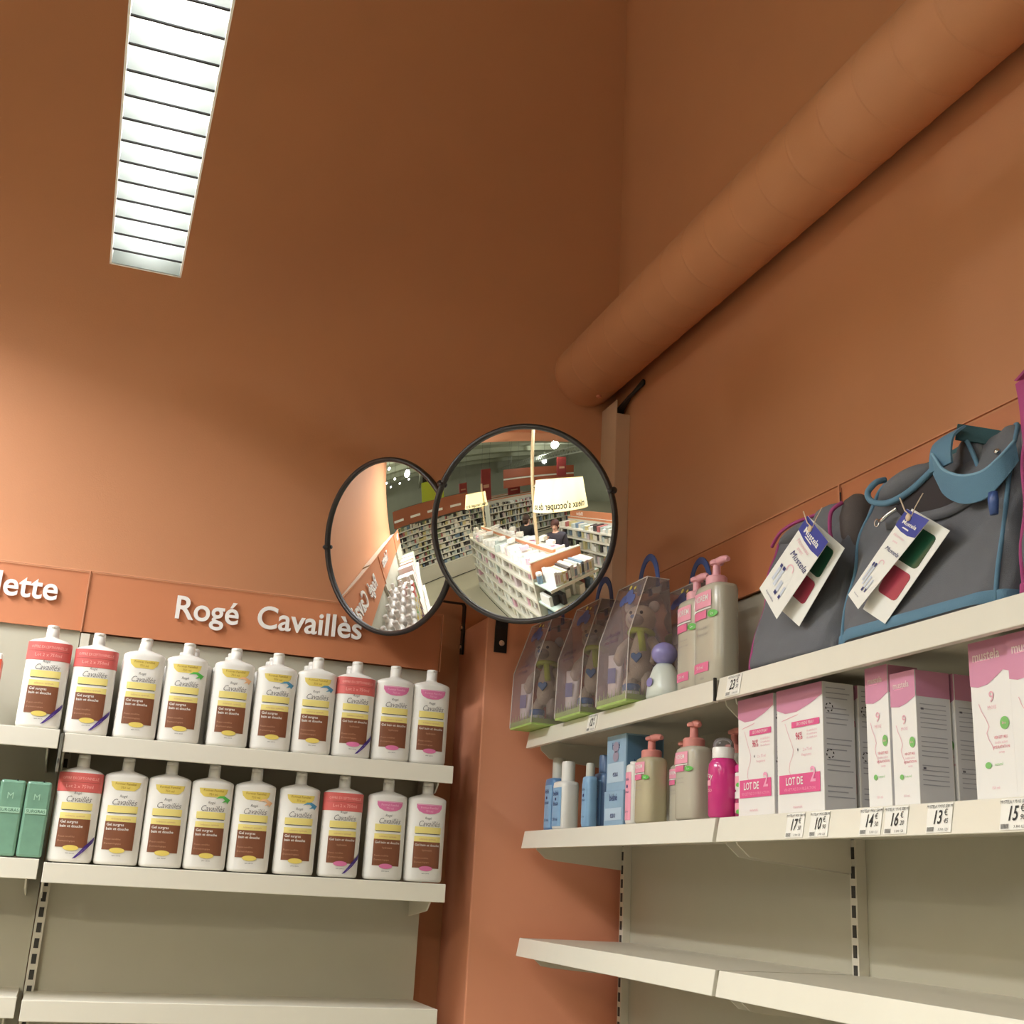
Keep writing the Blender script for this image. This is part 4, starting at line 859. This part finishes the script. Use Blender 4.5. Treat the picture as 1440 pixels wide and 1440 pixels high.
for k, (x, y, z0, l) in enumerate([(1.172, 2.025, 0, 'small jar with pink label at the bottom beside the first carton'), (1.172, 2.025, .0485, 'small white capped jar stacked on another next to the first carton')]):
    t = thing('cream_jar', l, 'jar', (x, y, Z2 + z0), RR, 'small stacked jars')
    MB().lathe([(.02, 0), (.022, .003), (.022, .032), (.02, .034)], 22).build('pot', mat('wine_jar', S(160, 60, 100), .3) if k == 0 else WHITE, t, smooth=True, auto=True)
    MB().lathe([(.0225, .034), (.0225, .045), (.02, .048)], 22).build('lid', WHITE if k == 0 else MAG, t, smooth=True, auto=True)
    m = MB(); c2 = lambda q, zz: -sqrt(max(.0226 ** 2 - q * q, 1e-6)); patch(m, rect(-.014, .012, .008, .026), c2, 0); patch(m, oval(.006, .010, .007, .004, 12), lambda q, zz: c2(q, zz) - .0006, 1); m.build('label_print', [PLAB, GLAB], t)

# price labels slid into the rails
PAPER = mat('label_paper', S(240, 238, 230), .5)
def price(label, y, zt, euro, cents, wd=.052, small='SAVON DOUX BEBE'):
    t = thing('price_label', label, 'label', (1.115, y, zt), RR, 'price labels on the right rails')
    sl = lambda zz: -.0012 - .008 * (.002 - zz) / .046
    q = [(-wd / 2, -.041), (wd / 2, -.041), (wd / 2, -.002), (-wd / 2, -.002)]; m = MB()
    m.add([(x, sl(z), z) for x, z in q] + [(x, sl(z) + .0006, z) for x, z in q], [(0, 1, 2, 3), (7, 6, 5, 4), (0, 4, 5, 1), (1, 5, 6, 2), (2, 6, 7, 3), (3, 7, 4, 0)]); m.build('card', PAPER, t)
    f = lambda x, z: sl(z) - .0008
    m = MB(); put_text(m, small, 0, -.0062, .0062, fn=f, res=1, xs=.8); put_text(m, euro, -.004, -.0215, .026, fn=f, shear=.2, res=3, xs=.75, bold=.012); put_text(m, '€', .014, -.0150, .012, fn=f, res=2); put_text(m, cents, .0145, -.0260, .0095, fn=f, res=2, shear=.2)
    for k in range(9): patch(m, rect(-.023 + .0016 * k, -.0222 + .0016 * k, -.0395, -.0335), f, 0)
    put_text(m, '3 300 123', .010, -.0372, .0050, fn=f, res=1); m.build('label_print', BLACKINK, t)
price('price label reading 12 under the clear gift bags', 2.628, 1.95, '12', '90')
price('price label reading 23,50 at the shelf joint under the first grey bag', 1.965, 1.95, '23', '50')
for l, y, e, c in [('price label reading 17 under the right LOT DE 2 carton', 1.765, '17', '50'), ('price label reading 10 beside the label reading 17', 1.695, '10', '90'), ('price label reading 14 under the slim cartons', 1.560, '14', '50'), ('price label reading 16 right of the label reading 14', 1.500, '16', '20'), ('price label reading 13 under the gap before the wide cartons', 1.405, '13', '45'), ('price label at the right edge of the picture on the lower rail', 1.26, '15', '90')]:
    price(l, y, 1.693, e, c, small='MUSTELA 9 MOIS SERUM')
m = MB().box(-.0022, .0022, -.0085, -.003, -.043, .001); m.build('rail_end', DARK); o = bpy.data.objects['rail_end']; o.location = (1.115, 2.034, 1.95); o.rotation_euler = (0, 0, RR); tag(o, 'dark gap piece between the two right price rails', 'rail end')
t = thing('rail_end', 'grey bracket end showing between the two left price rails', 'rail end', (-.0515, 3.031, 1.80)); MB().box(-.0035, .0035, -.004, .03, -.05, .038).build('end_plate', mat('grey_steel', S(110, 108, 98), .4), t, bevel=.001); MB().box(-.002, .002, -.006, -.004, -.03, -.02).build('tab', DARK, t)

# ------------------------------------------------------------------ the shop behind the camera, seen in the mirrors
GOODS = [mat('goods_%d' % i, S(*c), .5) for i, c in enumerate([(236, 234, 226), (228, 222, 206), (214, 196, 200), (196, 206, 200), (186, 112, 108), (116, 138, 160), (240, 238, 232), (140, 154, 118), (70, 66, 66), (212, 200, 148), (232, 180, 200), (240, 240, 236)])]
def goods_row(mb, x0, x1, yf, dep, z, hmax, mix, wr=(.04, .1), sgn=1):
    x = x0
    while x < x1 - .02:
        w_ = min(random.uniform(*wr), x1 - x); h = hmax * random.uniform(.55, 1.0); d = dep * random.uniform(.6, 1)
        mb.box(x + .002, x + w_ - .002, yf + random.uniform(0, .02), yf + d, z, z + h, random.choice(mix)); x += w_ + (0 if random.random() < .8 else .04)
def gondola(label, loc, rotz, ln, wd, boards, h, sign_words, mix, grp, both=True, spine_col=SIGNM):
    """free-standing shelf island; local x along its length, front side faces -y"""
    t = thing('shelf_island', label, 'shelving', loc, rotz, grp)
    MB().box(0, ln, -.02, .02, .1, h).build('spine', CREAM, t); MB().box(0, ln, -.025, .025, h, h + .05).build('spine_board', spine_col, t); MB().box(0, ln, -.028, .028, h + .05, h + .062).build('spine_edge', CREAM, t)
    for x in (0, ln - .03): MB().prism([(x, .0), (x + .03, .0), (x + .03, h - .05), (x, h - .05)], -wd / 2 + .02, wd / 2 - .02).build('end_panel', CREAM, t)
    MB().box(0, ln, -wd / 2, wd / 2, 0, .09).build('plinth', GREYP, t); MB().box(0.01, ln - .01, -wd / 2 - .001, wd / 2 + .001, .0, .035).build('kick_strip', DARK, t)
    for s in ((-1, 1) if both else (-1,)):
        for k, z in enumerate(boards):
            b = MB().box(.03, ln - .03, *sorted((s * .02, s * (wd / 2 - (0 if k == 0 else .03)))), z - .02, z).build('shelf', CREAM, t)
            yq = s * (wd / 2 - (0 if k == 0 else .03)); MB().box(.03, ln - .03, *sorted((yq, yq + s * .006)), z - .038, z + .002).build('price_rail', LIP, b)
            nxt = boards[k + 1] - .03 if k + 1 < len(boards) else z + .16
            gm = MB(); goods_row(gm, .05, ln - .05, .03, wd / 2 - .08, z + .001, nxt - z - .02, mix)
            if s < 0: gm.v = [(x, -y, zz) for x, y, zz in gm.v]
            g = gm.build('packaged_goods', GOODS, t); stuff(g)
    return t
LIGHTMIX = [0, 0, 0, 1, 1, 6, 6, 11, 11, 2, 10, 3]; MIX = [0, 1, 1, 3, 3, 7, 8, 8, 8, 2, 9, 6, 4, 5, 1, 3]
# near island, its end unit towards the mirror
gondola('near shelf island behind the camera with orange topped spine and white goods', (-4.79, 1.11, 0), 0, 3.60, .88, [.16, .42, .68, .93, 1.17, 1.36], 1.50, '', LIGHTMIX, 'free-standing shelf islands')
ec = thing('end_unit', 'end unit of the near shelf island with an orange board and rows of boxes', 'shelving', (-1.158, 1.11, 0), pi / 2)
MB().box(-.43, .43, -.0, .025, .05, 1.46).build('back_panel', CREAM, ec); MB().box(-.43, .43, -.03, -.002, 1.29, 1.50).build('orange_board', SIGNM, ec); MB().box(-.435, .435, -.034, .026, 1.50, 1.515).build('board_edge', CREAM, ec)
MB().box(-.42, .42, -.40, 0, 0, .09).build('plinth', GREYP, ec)
for z in (1.235, .96, .70, .42):
    b = MB().box(-.42, .42, -.38, 0, z - .02, z).build('shelf', mat('pale_glass_shelf', S(206, 224, 212), .25), ec); MB().box(-.42, .42, -.388, -.38, z - .036, z + .003).build('price_rail', LIP, b)
ORD = ['first', 'second', 'third', 'fourth', 'fifth', 'sixth', 'seventh', 'eighth', 'ninth', 'tenth', 'eleventh', 'twelfth', 'thirteenth', 'fourteenth', 'fifteenth', 'sixteenth']
random.seed(11); xk = -.37
cols = [0, 6, 2, 0, 5, 6, 3, 2, 0, 8, 1, 9, 6, 11, 11]
for k, ci in enumerate(cols):
    w_ = random.uniform(.035, .055); h = random.uniform(.15, .19)
    t = thing('small_carton', '%s small carton from the left on top of the end unit' % ORD[k], 'box', (-1.158 + .20, 1.11 + xk + w_ / 2, 1.2355), pi / 2, 'small cartons on the end unit')
    MB().box(-w_ / 2 + .001, w_ / 2 - .001, -.16, .12, 0, h).build('box', GOODS[ci], t, bevel=.001); MB().box(-w_ / 2 + .006, w_ / 2 - .006, -.1605, -.16, h * .2, h * .8).build('front_print', GOODS[(ci + 3) % 12], t); xk += w_ + .002
jar = thing('round_jar', 'white lidded round jar behind the cartons on the near end unit', 'jar', (-1.158 + .09, 1.11 + .377, 1.2355)); MB().lathe([(.036, 0), (.039, .01), (.039, .10), (.036, .11)], 24).build('pot', GOODS[5], jar, smooth=True, auto=True); MB().lathe([(.041, .11), (.041, .14), (.036, .146)], 24).build('lid', WHITE, jar, smooth=True, auto=True)
for z, hm in ((.96, .2), (.70, .2), (.42, .2), (.09, .26)):
    gm = MB(); goods_row(gm, -.40, .40, .03, .33, z + .001, hm, [0, 1, 3, 5, 5, 6, 4, 9, 11, 8]); gm.v = [(x, -y, zz) for x, y, zz in gm.v]; stuff(gm.build('packaged_goods', GOODS, ec))
# loose white and pink packs heaped along the top of the near island
random.seed(5)
for k in range(15):
    x = -4.5 + 3.1 * (k + .5 * random.random()) / 15; y = 1.11 + random.choice((-1, 1)) * random.uniform(.12, .30)
    near = x > -2.1
    t = thing('top_pack', '%s pack on top of the near island, %s counted from its far end' % ('pink' if near and k % 2 else 'white', ORD[k]), 'pack', (x, y, 1.53 if False else 1.36 + .155), random.uniform(0, 3), 'packs on top of the near island')
    MB().box(-.07, .07, -.045, .045, 0, random.uniform(.05, .10)).build('pack', GOODS[10 if near and k % 2 else (0 if k % 3 else 1)], t, bevel=.004)
# second island facing the mirror across the rear aisle
gondola('second shelf island further behind the camera with a white lettered orange header', (-3.72, -1.18, 0), 0, 1.95, .8, [.16, .45, .76, 1.02, 1.24], 1.40, '', MIX, 'free-standing shelf islands')
hd = thing('header_sign', 'orange header board with white lettering over the second island', 'sign', (-2.72, -1.18, 1.463)); MB().box(-.9, .9, -.01, .01, 0, .16).build('board', SIGNM, hd); m = MB(); v, f = text('Bébé', .13); m.add([(-a - .5, .012, b + .08) for a, b, c in v], f); m.build('letters', LETTER, hd)
# lamp poles with big drum shades
SHADE = mat('yellow_lampshade', S(244, 226, 140), .6, emit=.0); 
def shade_mat():
    m = bpy.data.materials.new('lit_paper_shade'); m.use_nodes = True; nt = m.node_tree; b = nt.nodes['Principled BSDF']; out = nt.nodes['Material Output']
    b.inputs['Base Color'].default_value = S(250, 242, 206); b.inputs['Roughness'].default_value = .7
    tr = nt.nodes.new('ShaderNodeBsdfTranslucent'); tr.inputs[0].default_value = S(255, 244, 200); mx = nt.nodes.new('ShaderNodeMixShader'); mx.inputs[0].default_value = .6
    nt.links.new(b.outputs[0], mx.inputs[1]); nt.links.new(tr.outputs[0], mx.inputs[2]); nt.links.new(mx.outputs[0], out.inputs['Surface']); return m
SHADE = shade_mat(); POLE = mat('pale_pole', S(222, 202, 164), .4)
def lamp(label, px, py, sx, sy, zb, aim, grp, ph=3.6):
    t = thing('pole_lamp', label, 'lamp', (px, py, 1.5625), 0, grp)
    MB().cyl((0, 0, 0), (0, 0, ph), .026, 16).build('pole', POLE, t, smooth=True)
    dx, dy = sx - px, sy - py; z0 = zb - 1.5625
    MB().tube([(0, 0, z0 + .27), (dx * .5, dy * .5, z0 + .30), (dx, dy, z0 + .28)], .012, 10).build('arm', POLE, t, smooth=True)
    n = 64; h = .35; r0, r1 = .335, .285
    MB().loft([[(dx + r * cos(2 * pi * i / n), dy + r * sin(2 * pi * i / n), z0 + z) for i in range(n)] for r, z in ((r0, 0), (r1, h))], False, False).build('shade', SHADE, t, smooth=True)
    m = MB()
    for r, z in ((r0, .0), (r1, h)): m.tube([(dx + r * cos(2 * pi * i / 48), dy + r * sin(2 * pi * i / 48), z0 + z) for i in range(48)], .004, 6, closed=True)
    m.build('hoop', POLE, t)
    v, f = text('mieux s\'occuper de soi', .104, bold=.022); m = MB(); out = []
    for a, b, c in v:
        z = .062 + b; r = r0 + (r1 - r0) * z / h + .002; an = aim + .74 * a / r; out.append((dx + r * cos(an), dy + r * sin(an), z0 + z))
    m.add(out, f); m.build('lettering', BLACKINK, t)
    MB().ball((dx, dy, z0 + .2), .035, n=16, k=10).build('bulb', mat('lit_bulb', (1, .9, .68, 1), .4, emit=60), t, smooth=True)
    p = bpy.data.lights.new('bulb_light', 'POINT'); p.energy = 30; p.color = (1, .93, .74); p.shadow_soft_size = .04
    o = bpy.data.objects.new('bulb_light', p); o.location = (sx, sy, zb + .1); COL.objects.link(o)
    return t
lamp('big yellow drum lampshade with black lettering above the near end unit', -1.63, 1.11, -.87, 1.17, 2.13, radians(41), 'lettered pole lamps')
lamp('distant yellow drum lampshade above the far end of the near island', -4.44, 1.11, -4.66, 1.24, 2.07, radians(14), 'lettered pole lamps', 1.05)
# west wall shelving with header
wt = thing('wall_shelving', 'long wall shelving across the aisle with brown header and white labels', 'shelving', (-6.48, 1.09, 0), pi / 2)
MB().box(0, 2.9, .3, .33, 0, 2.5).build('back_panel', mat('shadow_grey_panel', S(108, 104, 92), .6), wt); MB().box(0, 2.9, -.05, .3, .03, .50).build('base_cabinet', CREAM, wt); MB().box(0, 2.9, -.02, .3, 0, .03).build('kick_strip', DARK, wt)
MB().box(-.03, 0, -.05, .33, 0, 2.0).build('end_post', CREAM, wt)
hb = MB().box(0, 2.9, -.06, -.03, 1.97, 2.48).build('header', mat('brown_header', S(168, 96, 64), .5), wt); 
for k in range(4): MB().box(.28 + .72 * k, .70 + .72 * k, -.066, -.06, 2.13, 2.20).build('header_label', LETTER, hb)
random.seed(3)
for z in (.54, .70, .86, 1.02, 1.18, 1.34, 1.50, 1.66, 1.82):
    b = MB().box(0, 2.9, -.03, .3, z - .02, z).build('shelf', CREAM, wt); MB().box(0, 2.9, -.036, -.03, z - .034, z + .002).build('price_rail', LIP, b)
    gm = MB(); goods_row(gm, .02, 2.88, -.02, .25, z + .001, .12, MIX, (.03, .14)); stuff(gm.build('packaged_goods', GOODS, wt))
lp = thing('lime_panel', 'lime green panel hanging above the brown header', 'sign', (-6.45, 2.35, 2.49)); MB().box(0, .02, -.35, .35, 0, .6).build('board', mat('lime_board', S(176, 190, 50), .5), lp); MB().box(-.02, .0, -.3, .3, .6, 3.0).build('hanger', BLACKM, lp)
# signs, fascia boards and roof members of the hall
REDS = mat('deep_red_board', S(136, 44, 40), .5)
for l, x, y, z, wy, hz_ in [('tall dark red hanging sign left of the near lampshade', -7.4, .05, 2.05, .42, 1.15), ('small dark red hanging sign above the distant lampshade', -7.6, 1.02, 2.42, .34, .42), ('dark red hanging sign behind the near lampshade', -7.2, -3.6, 2.6, .5, .85), ('wide dark red hanging sign deep in the hall', -9.5, -2.2, 2.0, .7, .5)]:
    t = thing('hanging_sign', l, 'sign', (x, y, z)); MB().box(-.04, .04, -wy / 2, wy / 2, 0, hz_).build('board', REDS, t, bevel=.004); MB().box(.041, .044, -wy * .3, wy * .3, hz_ * .4, hz_ * .5).build('label_strip', TAN, t)
    for s in (-.4, .4): MB().cyl((0, wy * s, hz_), (0, wy * s, ZC - z), .004, 6).build('suspension_wire', BLACKM, t)
fb = thing('fascia_board', 'long brown orange fascia boards hanging over the far aisles', 'sign', (-9, -3.6, 2.35)); MB().box(0, .05, -2.2, 2.2, .45, .85).build('upper_board', mat('brown_board', S(160, 84, 54), .55), fb); MB().box(0, .05, -2.2, 2.2, 0, .36).build('lower_board', MATS['brown_board'], fb); MB().box(0, .06, -2.2, 2.2, .37, .43).build('light_strip', LIP, fb); MB().cyl((.02, -1.8, .85), (.02, -1.8, ZC - 2.35), .006, 6).cyl((.02, 1.8, .85), (.02, 1.8, ZC - 2.35), .006, 6).build('suspension_wire', BLACKM, fb)
ROOFM = mat('pale_roof_steel', S(196, 198, 184), .5)
for k, (y, l) in enumerate([(-6.8, 'pale lattice roof beam over the rear aisles'), (2.6, 'pale lattice roof beam over the west shelving'), (8, 'pale lattice roof beam in the far hall')]):
    t = thing('roof_beam', l, 'beam', (-12, y, 4.0)); MB().box(-11.9, 11 if k == 0 else 5.5, -.05, .05, 0, .08).build('lower_chord', ROOFM, t); MB().box(-11.9, 11 if k == 0 else 5.5, -.05, .05, .42, .50).build('upper_chord', ROOFM, t)
    m = MB(); x = -11.8
    while x < (10.8 if k == 0 else 5.3): m.tube([(x, 0, .08), (x + .15, 0, .42), (x + .30, 0, .08)], .022, 6); x += .34
    stuff(m.build('lattice', ROOFM, t)); MB().cyl((-8, 0, .5), (-8, 0, 1.5), .03, 8).cyl((3, 0, .5), (3, 0, 1.5), .03, 8).build('hanger', ROOFM, t)
for k in range(7):
    x = -23 + 3.3 * k; struct(MB().box(x, x + .25, -13.9, 13.9, ZC - .35, ZC - .002).build('trim_%d' % (k + 3), CEIL))
HL = ['over the second island', 'beyond the west shelving', 'deep in the hall behind the signs', 'over the open aisle past the wall end', 'far off past the wall end', 'over the rear aisle', 'near the right wall at the back']
for (hx, hy), l in zip(HALL, HL):
    t = thing('hall_lamp', 'round high hall lamp %s' % l, 'lamp', (hx, hy, 4.32), 0, 'high hall lamps')
    MB().lathe([(.16, .10), (.14, .16), (.08, .3), (.05, .36)], 32, cap0=False).build('reflector', ROOFM, t, smooth=True); MB().cyl((0, 0, .36), (0, 0, ZC - 4.32), .01, 8).build('cord', BLACKM, t)
random.seed(21)
for k in range(16):
    x, y = -5 - 14 * (k + random.random() * .6) / 16, 3.6 + (k % 4) * .9 + .3 * random.random()
    t = thing('spot_lamp', '%s small lit ceiling lamp past the wall end, counted from the near side' % ORD[k], 'lamp', (x, y, 4.3), 0, 'small ceiling lamps past the wall end')
    MB().ball((0, 0, 0), .09, .09, .06, 14, 8).build('bulb', mat('lit_globe', (1, .98, .93, 1), .4, emit=9), t, smooth=True); MB().cyl((0, 0, .05), (0, 0, ZC - 4.3), .012, 6).build('cord', BLACKM, t)
# far shelving rows and a pale partition past the end of the orange wall
random.seed(9)
for l, loc, rz, ln, hh in [('far shelf island behind the west shelving', (-9.2, -5.5, 0), pi / 2, 5.0, 1.9), ('far shelf island two aisles off', (-11.5, -6.5, 0), pi / 2, 7.0, 1.9), ('far shelf island deep in the hall', (-14, -5, 0), pi / 2, 8.0, 1.9), ('shelf island past the end of the orange wall', (-7.5, 5.2, 0), .35, 3.0, 1.9), ('tall shelf island beside the right wall at the back', (-.6, -6.3, 0), pi / 2, 3.2, 2.0)]:
    gondola(l, loc, rz, ln, .8, [.2, .5, .8, 1.1, 1.4, 1.65], hh, '', MIX, 'free-standing shelf islands', True)
# goods on the shelf bays left of the picture (mirror only)
random.seed(14)
for k, (x0, x1, zz) in enumerate([(-.99, -.30, 1.848), (-1.53, -1.03, 1.842), (-.99, -.30, 1.557), (-1.53, -1.03, 1.552), (-.04, .9, 1.2625), (-2.04, -.08, 1.2625), (-2.04, .9, .9725)]):
    if k > 3: continue
    gm = MB(); x = x0
    while x < x1 - .07:
        w_ = random.uniform(.05, .09); gm.box(x, x + w_ - .004, 3.06, 3.22, zz, zz + random.uniform(.12, .2), random.choice([0, 0, 6, 3, 7, 1, 4])); x += w_
    o = gm.build('packed_goods', GOODS); stuff(o); tag(o, 'row of mixed packs on the %s shelf of the %s bay left of the picture' % (('upper', 'upper', 'lower', 'lower')[k], ('second', 'third')[k % 2]), 'packs')

# ------------------------------------------------------------------ two shoppers beyond the near island
def person(label, x, y, rz, top, legs, hair, skin, hood=None, hgt=1.70, phone=False):
    t = thing('person', label, 'person', (x, y, 0), rz); s = hgt / 1.70
    def skinned(name, V, E, m, par, sub=2):
        me = bpy.data.meshes.new(name); me.from_pydata([Vector(p[:3]) * s for p in V], E, []); o = put(name, me, par)
        me.materials.append(m); sk = o.modifiers.new('skin', 'SKIN'); sk.use_smooth_shade = True
        for i, p in enumerate(V):
            r = p[3] * s; rz_ = (p[4] if len(p) > 4 else p[3]) * s; me.skin_vertices[0].data[i].radius = (r, rz_)
        me.skin_vertices[0].data[0].use_root = True
        o.modifiers.new('sub', 'SUBSURF').levels = sub; o.modifiers['sub'].render_levels = sub; return o
    SK = mat(skin[0], skin[1], .5)
    # body: pelvis, spine, neck, head, arms, legs in one surface
    V = [(0, 0, .93, .12, .10), (0, 0, 1.10, .11, .09), (0, .0, 1.28, .13, .10), (0, 0, 1.42, .10, .075), (0, 0, 1.48, .052), (0, -.01, 1.54, .055), (0, -.015, 1.60, .075, .088), (0, -.01, 1.67, .055, .07)]
    E = [(i, i + 1) for i in range(7)]
    hands = []
    for q in (-1, 1):
        b = len(V); V += [(q * .16, 0, 1.40, .055), (q * .21, .01, 1.15, .042), (q * (.16 if phone and q > 0 else .22), -.12 if not (phone and q > 0) else -.24, (.96 if not (phone and q > 0) else 1.28), .030), (q * (.12 if phone and q > 0 else .22), -.19 if not (phone and q > 0) else -.30, (.90 if not (phone and q > 0) else 1.40), .030, .016)]
        E += [(3, b), (b, b + 1), (b + 1, b + 2), (b + 2, b + 3)]; hands.append((Vector(V[b + 3][:3]), (Vector(V[b + 3][:3]) - Vector(V[b + 2][:3])).normalized(), q))
        b = len(V); V += [(q * .09, 0, .85, .085), (q * .10, -.005, .48, .055), (q * .10, .01, .10, .038), (q * .10, -.10, .04, .035, .03)]
        E += [(0, b), (b, b + 1), (b + 1, b + 2), (b + 2, b + 3)]
    for c, d, q in hands:
        sidev = d.cross(Vector((0, 0, 1))).normalized()
        for k in range(4):
            off = sidev * ((k - 1.5) * .019); L_ = (.062, .074, .070, .054)[k]; b = len(V); p1 = c + off + d * .045; p2 = p1 + d * L_ * .55 + Vector((0, 0, -.008)); p3 = p2 + d * L_ * .4 + Vector((0, 0, -.018))
            V += [(*p1, .0095), (*p2, .0085), (*p3, .0075)]; E += [(b - 0, b + 1), (b + 1, b + 2)]; E.append((([i for i, vv in enumerate(V) if (Vector(vv[:3]) - c).length < 1e-6][0]), b))
        b = len(V); ci = [i for i, vv in enumerate(V) if (Vector(vv[:3]) - c).length < 1e-6][0]; p1 = c - sidev * q * .03 + d * .01; p2 = p1 - sidev * q * .018 + d * .035
        V += [(*p1, .011), (*p2, .009)]; E += [(ci, b), (b, b + 1)]
    skinned('body', V, E, SK, t)
    JV = [(0, 0, .90, .175, .14), (0, 0, 1.10, .16, .135), (0, 0, 1.28, .185, .14), (0, 0, 1.41, .165, .125), (0, 0, 1.49, .098)]; JE = [(0, 1), (1, 2), (2, 3), (3, 4)]
    for q in (-1, 1):
        b = len(JV); up = phone and q > 0
        JV += [(q * .165, 0, 1.385, .092), (q * .215, .01, 1.15, .066), (q * (.165 if up else .22), -.10 if not up else -.21, .985 if not up else 1.25, .044)]; JE += [(3, b), (b, b + 1), (b + 1, b + 2)]
    skinned('jacket', JV, JE, top, t)
    TV = [(0, 0, .93, .15, .12)]; TE = []
    for q in (-1, 1):
        b = len(TV); TV += [(q * .09, 0, .83, .10), (q * .10, -.005, .48, .072), (q * .10, .01, .09, .058)]; TE += [(0, b), (b, b + 1), (b + 1, b + 2)]
    skinned('trousers', TV, TE, legs, t)
    for q in (-1, 1): MB().loft([[(x_ * s, y_ * s, z_ * s) for x_, y_, z_ in r] for r in ([(q * .10 + .045 * cos(2 * pi * i / 16), -.05 + .125 * sin(2 * pi * i / 16), .0) for i in range(16)], [(q * .10 + .048 * cos(2 * pi * i / 16), -.05 + .13 * sin(2 * pi * i / 16), .03) for i in range(16)], [(q * .10 + .042 * cos(2 * pi * i / 16), -.02 + .085 * sin(2 * pi * i / 16), .085) for i in range(16)])]).build('shoe', BLACKP, t, smooth=True)
    if hood: MB().ball((0, .012 * s, 1.615 * s), .092 * s, .105 * s, .112 * s, 20, 14).ball((0, .0, 1.50 * s), .085 * s, .085 * s, .06 * s, 18, 10).build('head_scarf', hood, t, smooth=True)
    else: MB().ball((0, .020 * s, 1.640 * s), .096 * s, .108 * s, .094 * s, 20, 14).ball((0, .05 * s, 1.575 * s), .085 * s, .070 * s, .085 * s, 18, 10).build('hair', hair, t, smooth=True)
    f = MB()
    for q in (-1, 1): f.ball((q * .030 * s, -.098 * s, 1.605 * s), .009 * s, .005 * s, .006 * s, 10, 6)
    f.build('eyes', BLACKINK, t, smooth=True)
    MB().ball((0, -.108 * s, 1.575 * s), .012 * s, .018 * s, .020 * s, 12, 8).build('nose', SK, t, smooth=True); MB().ball((0, -.094 * s, 1.540 * s), .022 * s, .008 * s, .006 * s, 12, 6).build('mouth', mat('lips', S(176, 96, 90), .5), t, smooth=True)
    for q in (-1, 1): MB().ball((q * .080 * s, .0, 1.595 * s), .010 * s, .020 * s, .030 * s, 10, 8).build('ear', SK, t, smooth=True)
    return t
COAT = mat('black_coat', S(28, 27, 30), .85); GCOAT = mat('dark_grey_coat', S(62, 58, 66), .85); JEANS = mat('dark_trousers', S(40, 42, 54), .9)
person('person in a black coat standing in the rear aisle beyond the near island', -3.75, .15, -.4, COAT, JEANS, mat('brown_hair', S(70, 50, 36), .7), ('light_skin', S(222, 174, 148)), None, 1.70)
person('person with auburn hair and dark grey coat holding one hand raised', -2.50, .15, 2.4, GCOAT, JEANS, mat('auburn_hair', S(74, 40, 32), .7), ('light_skin', S(222, 174, 148)), None, 1.66, True)
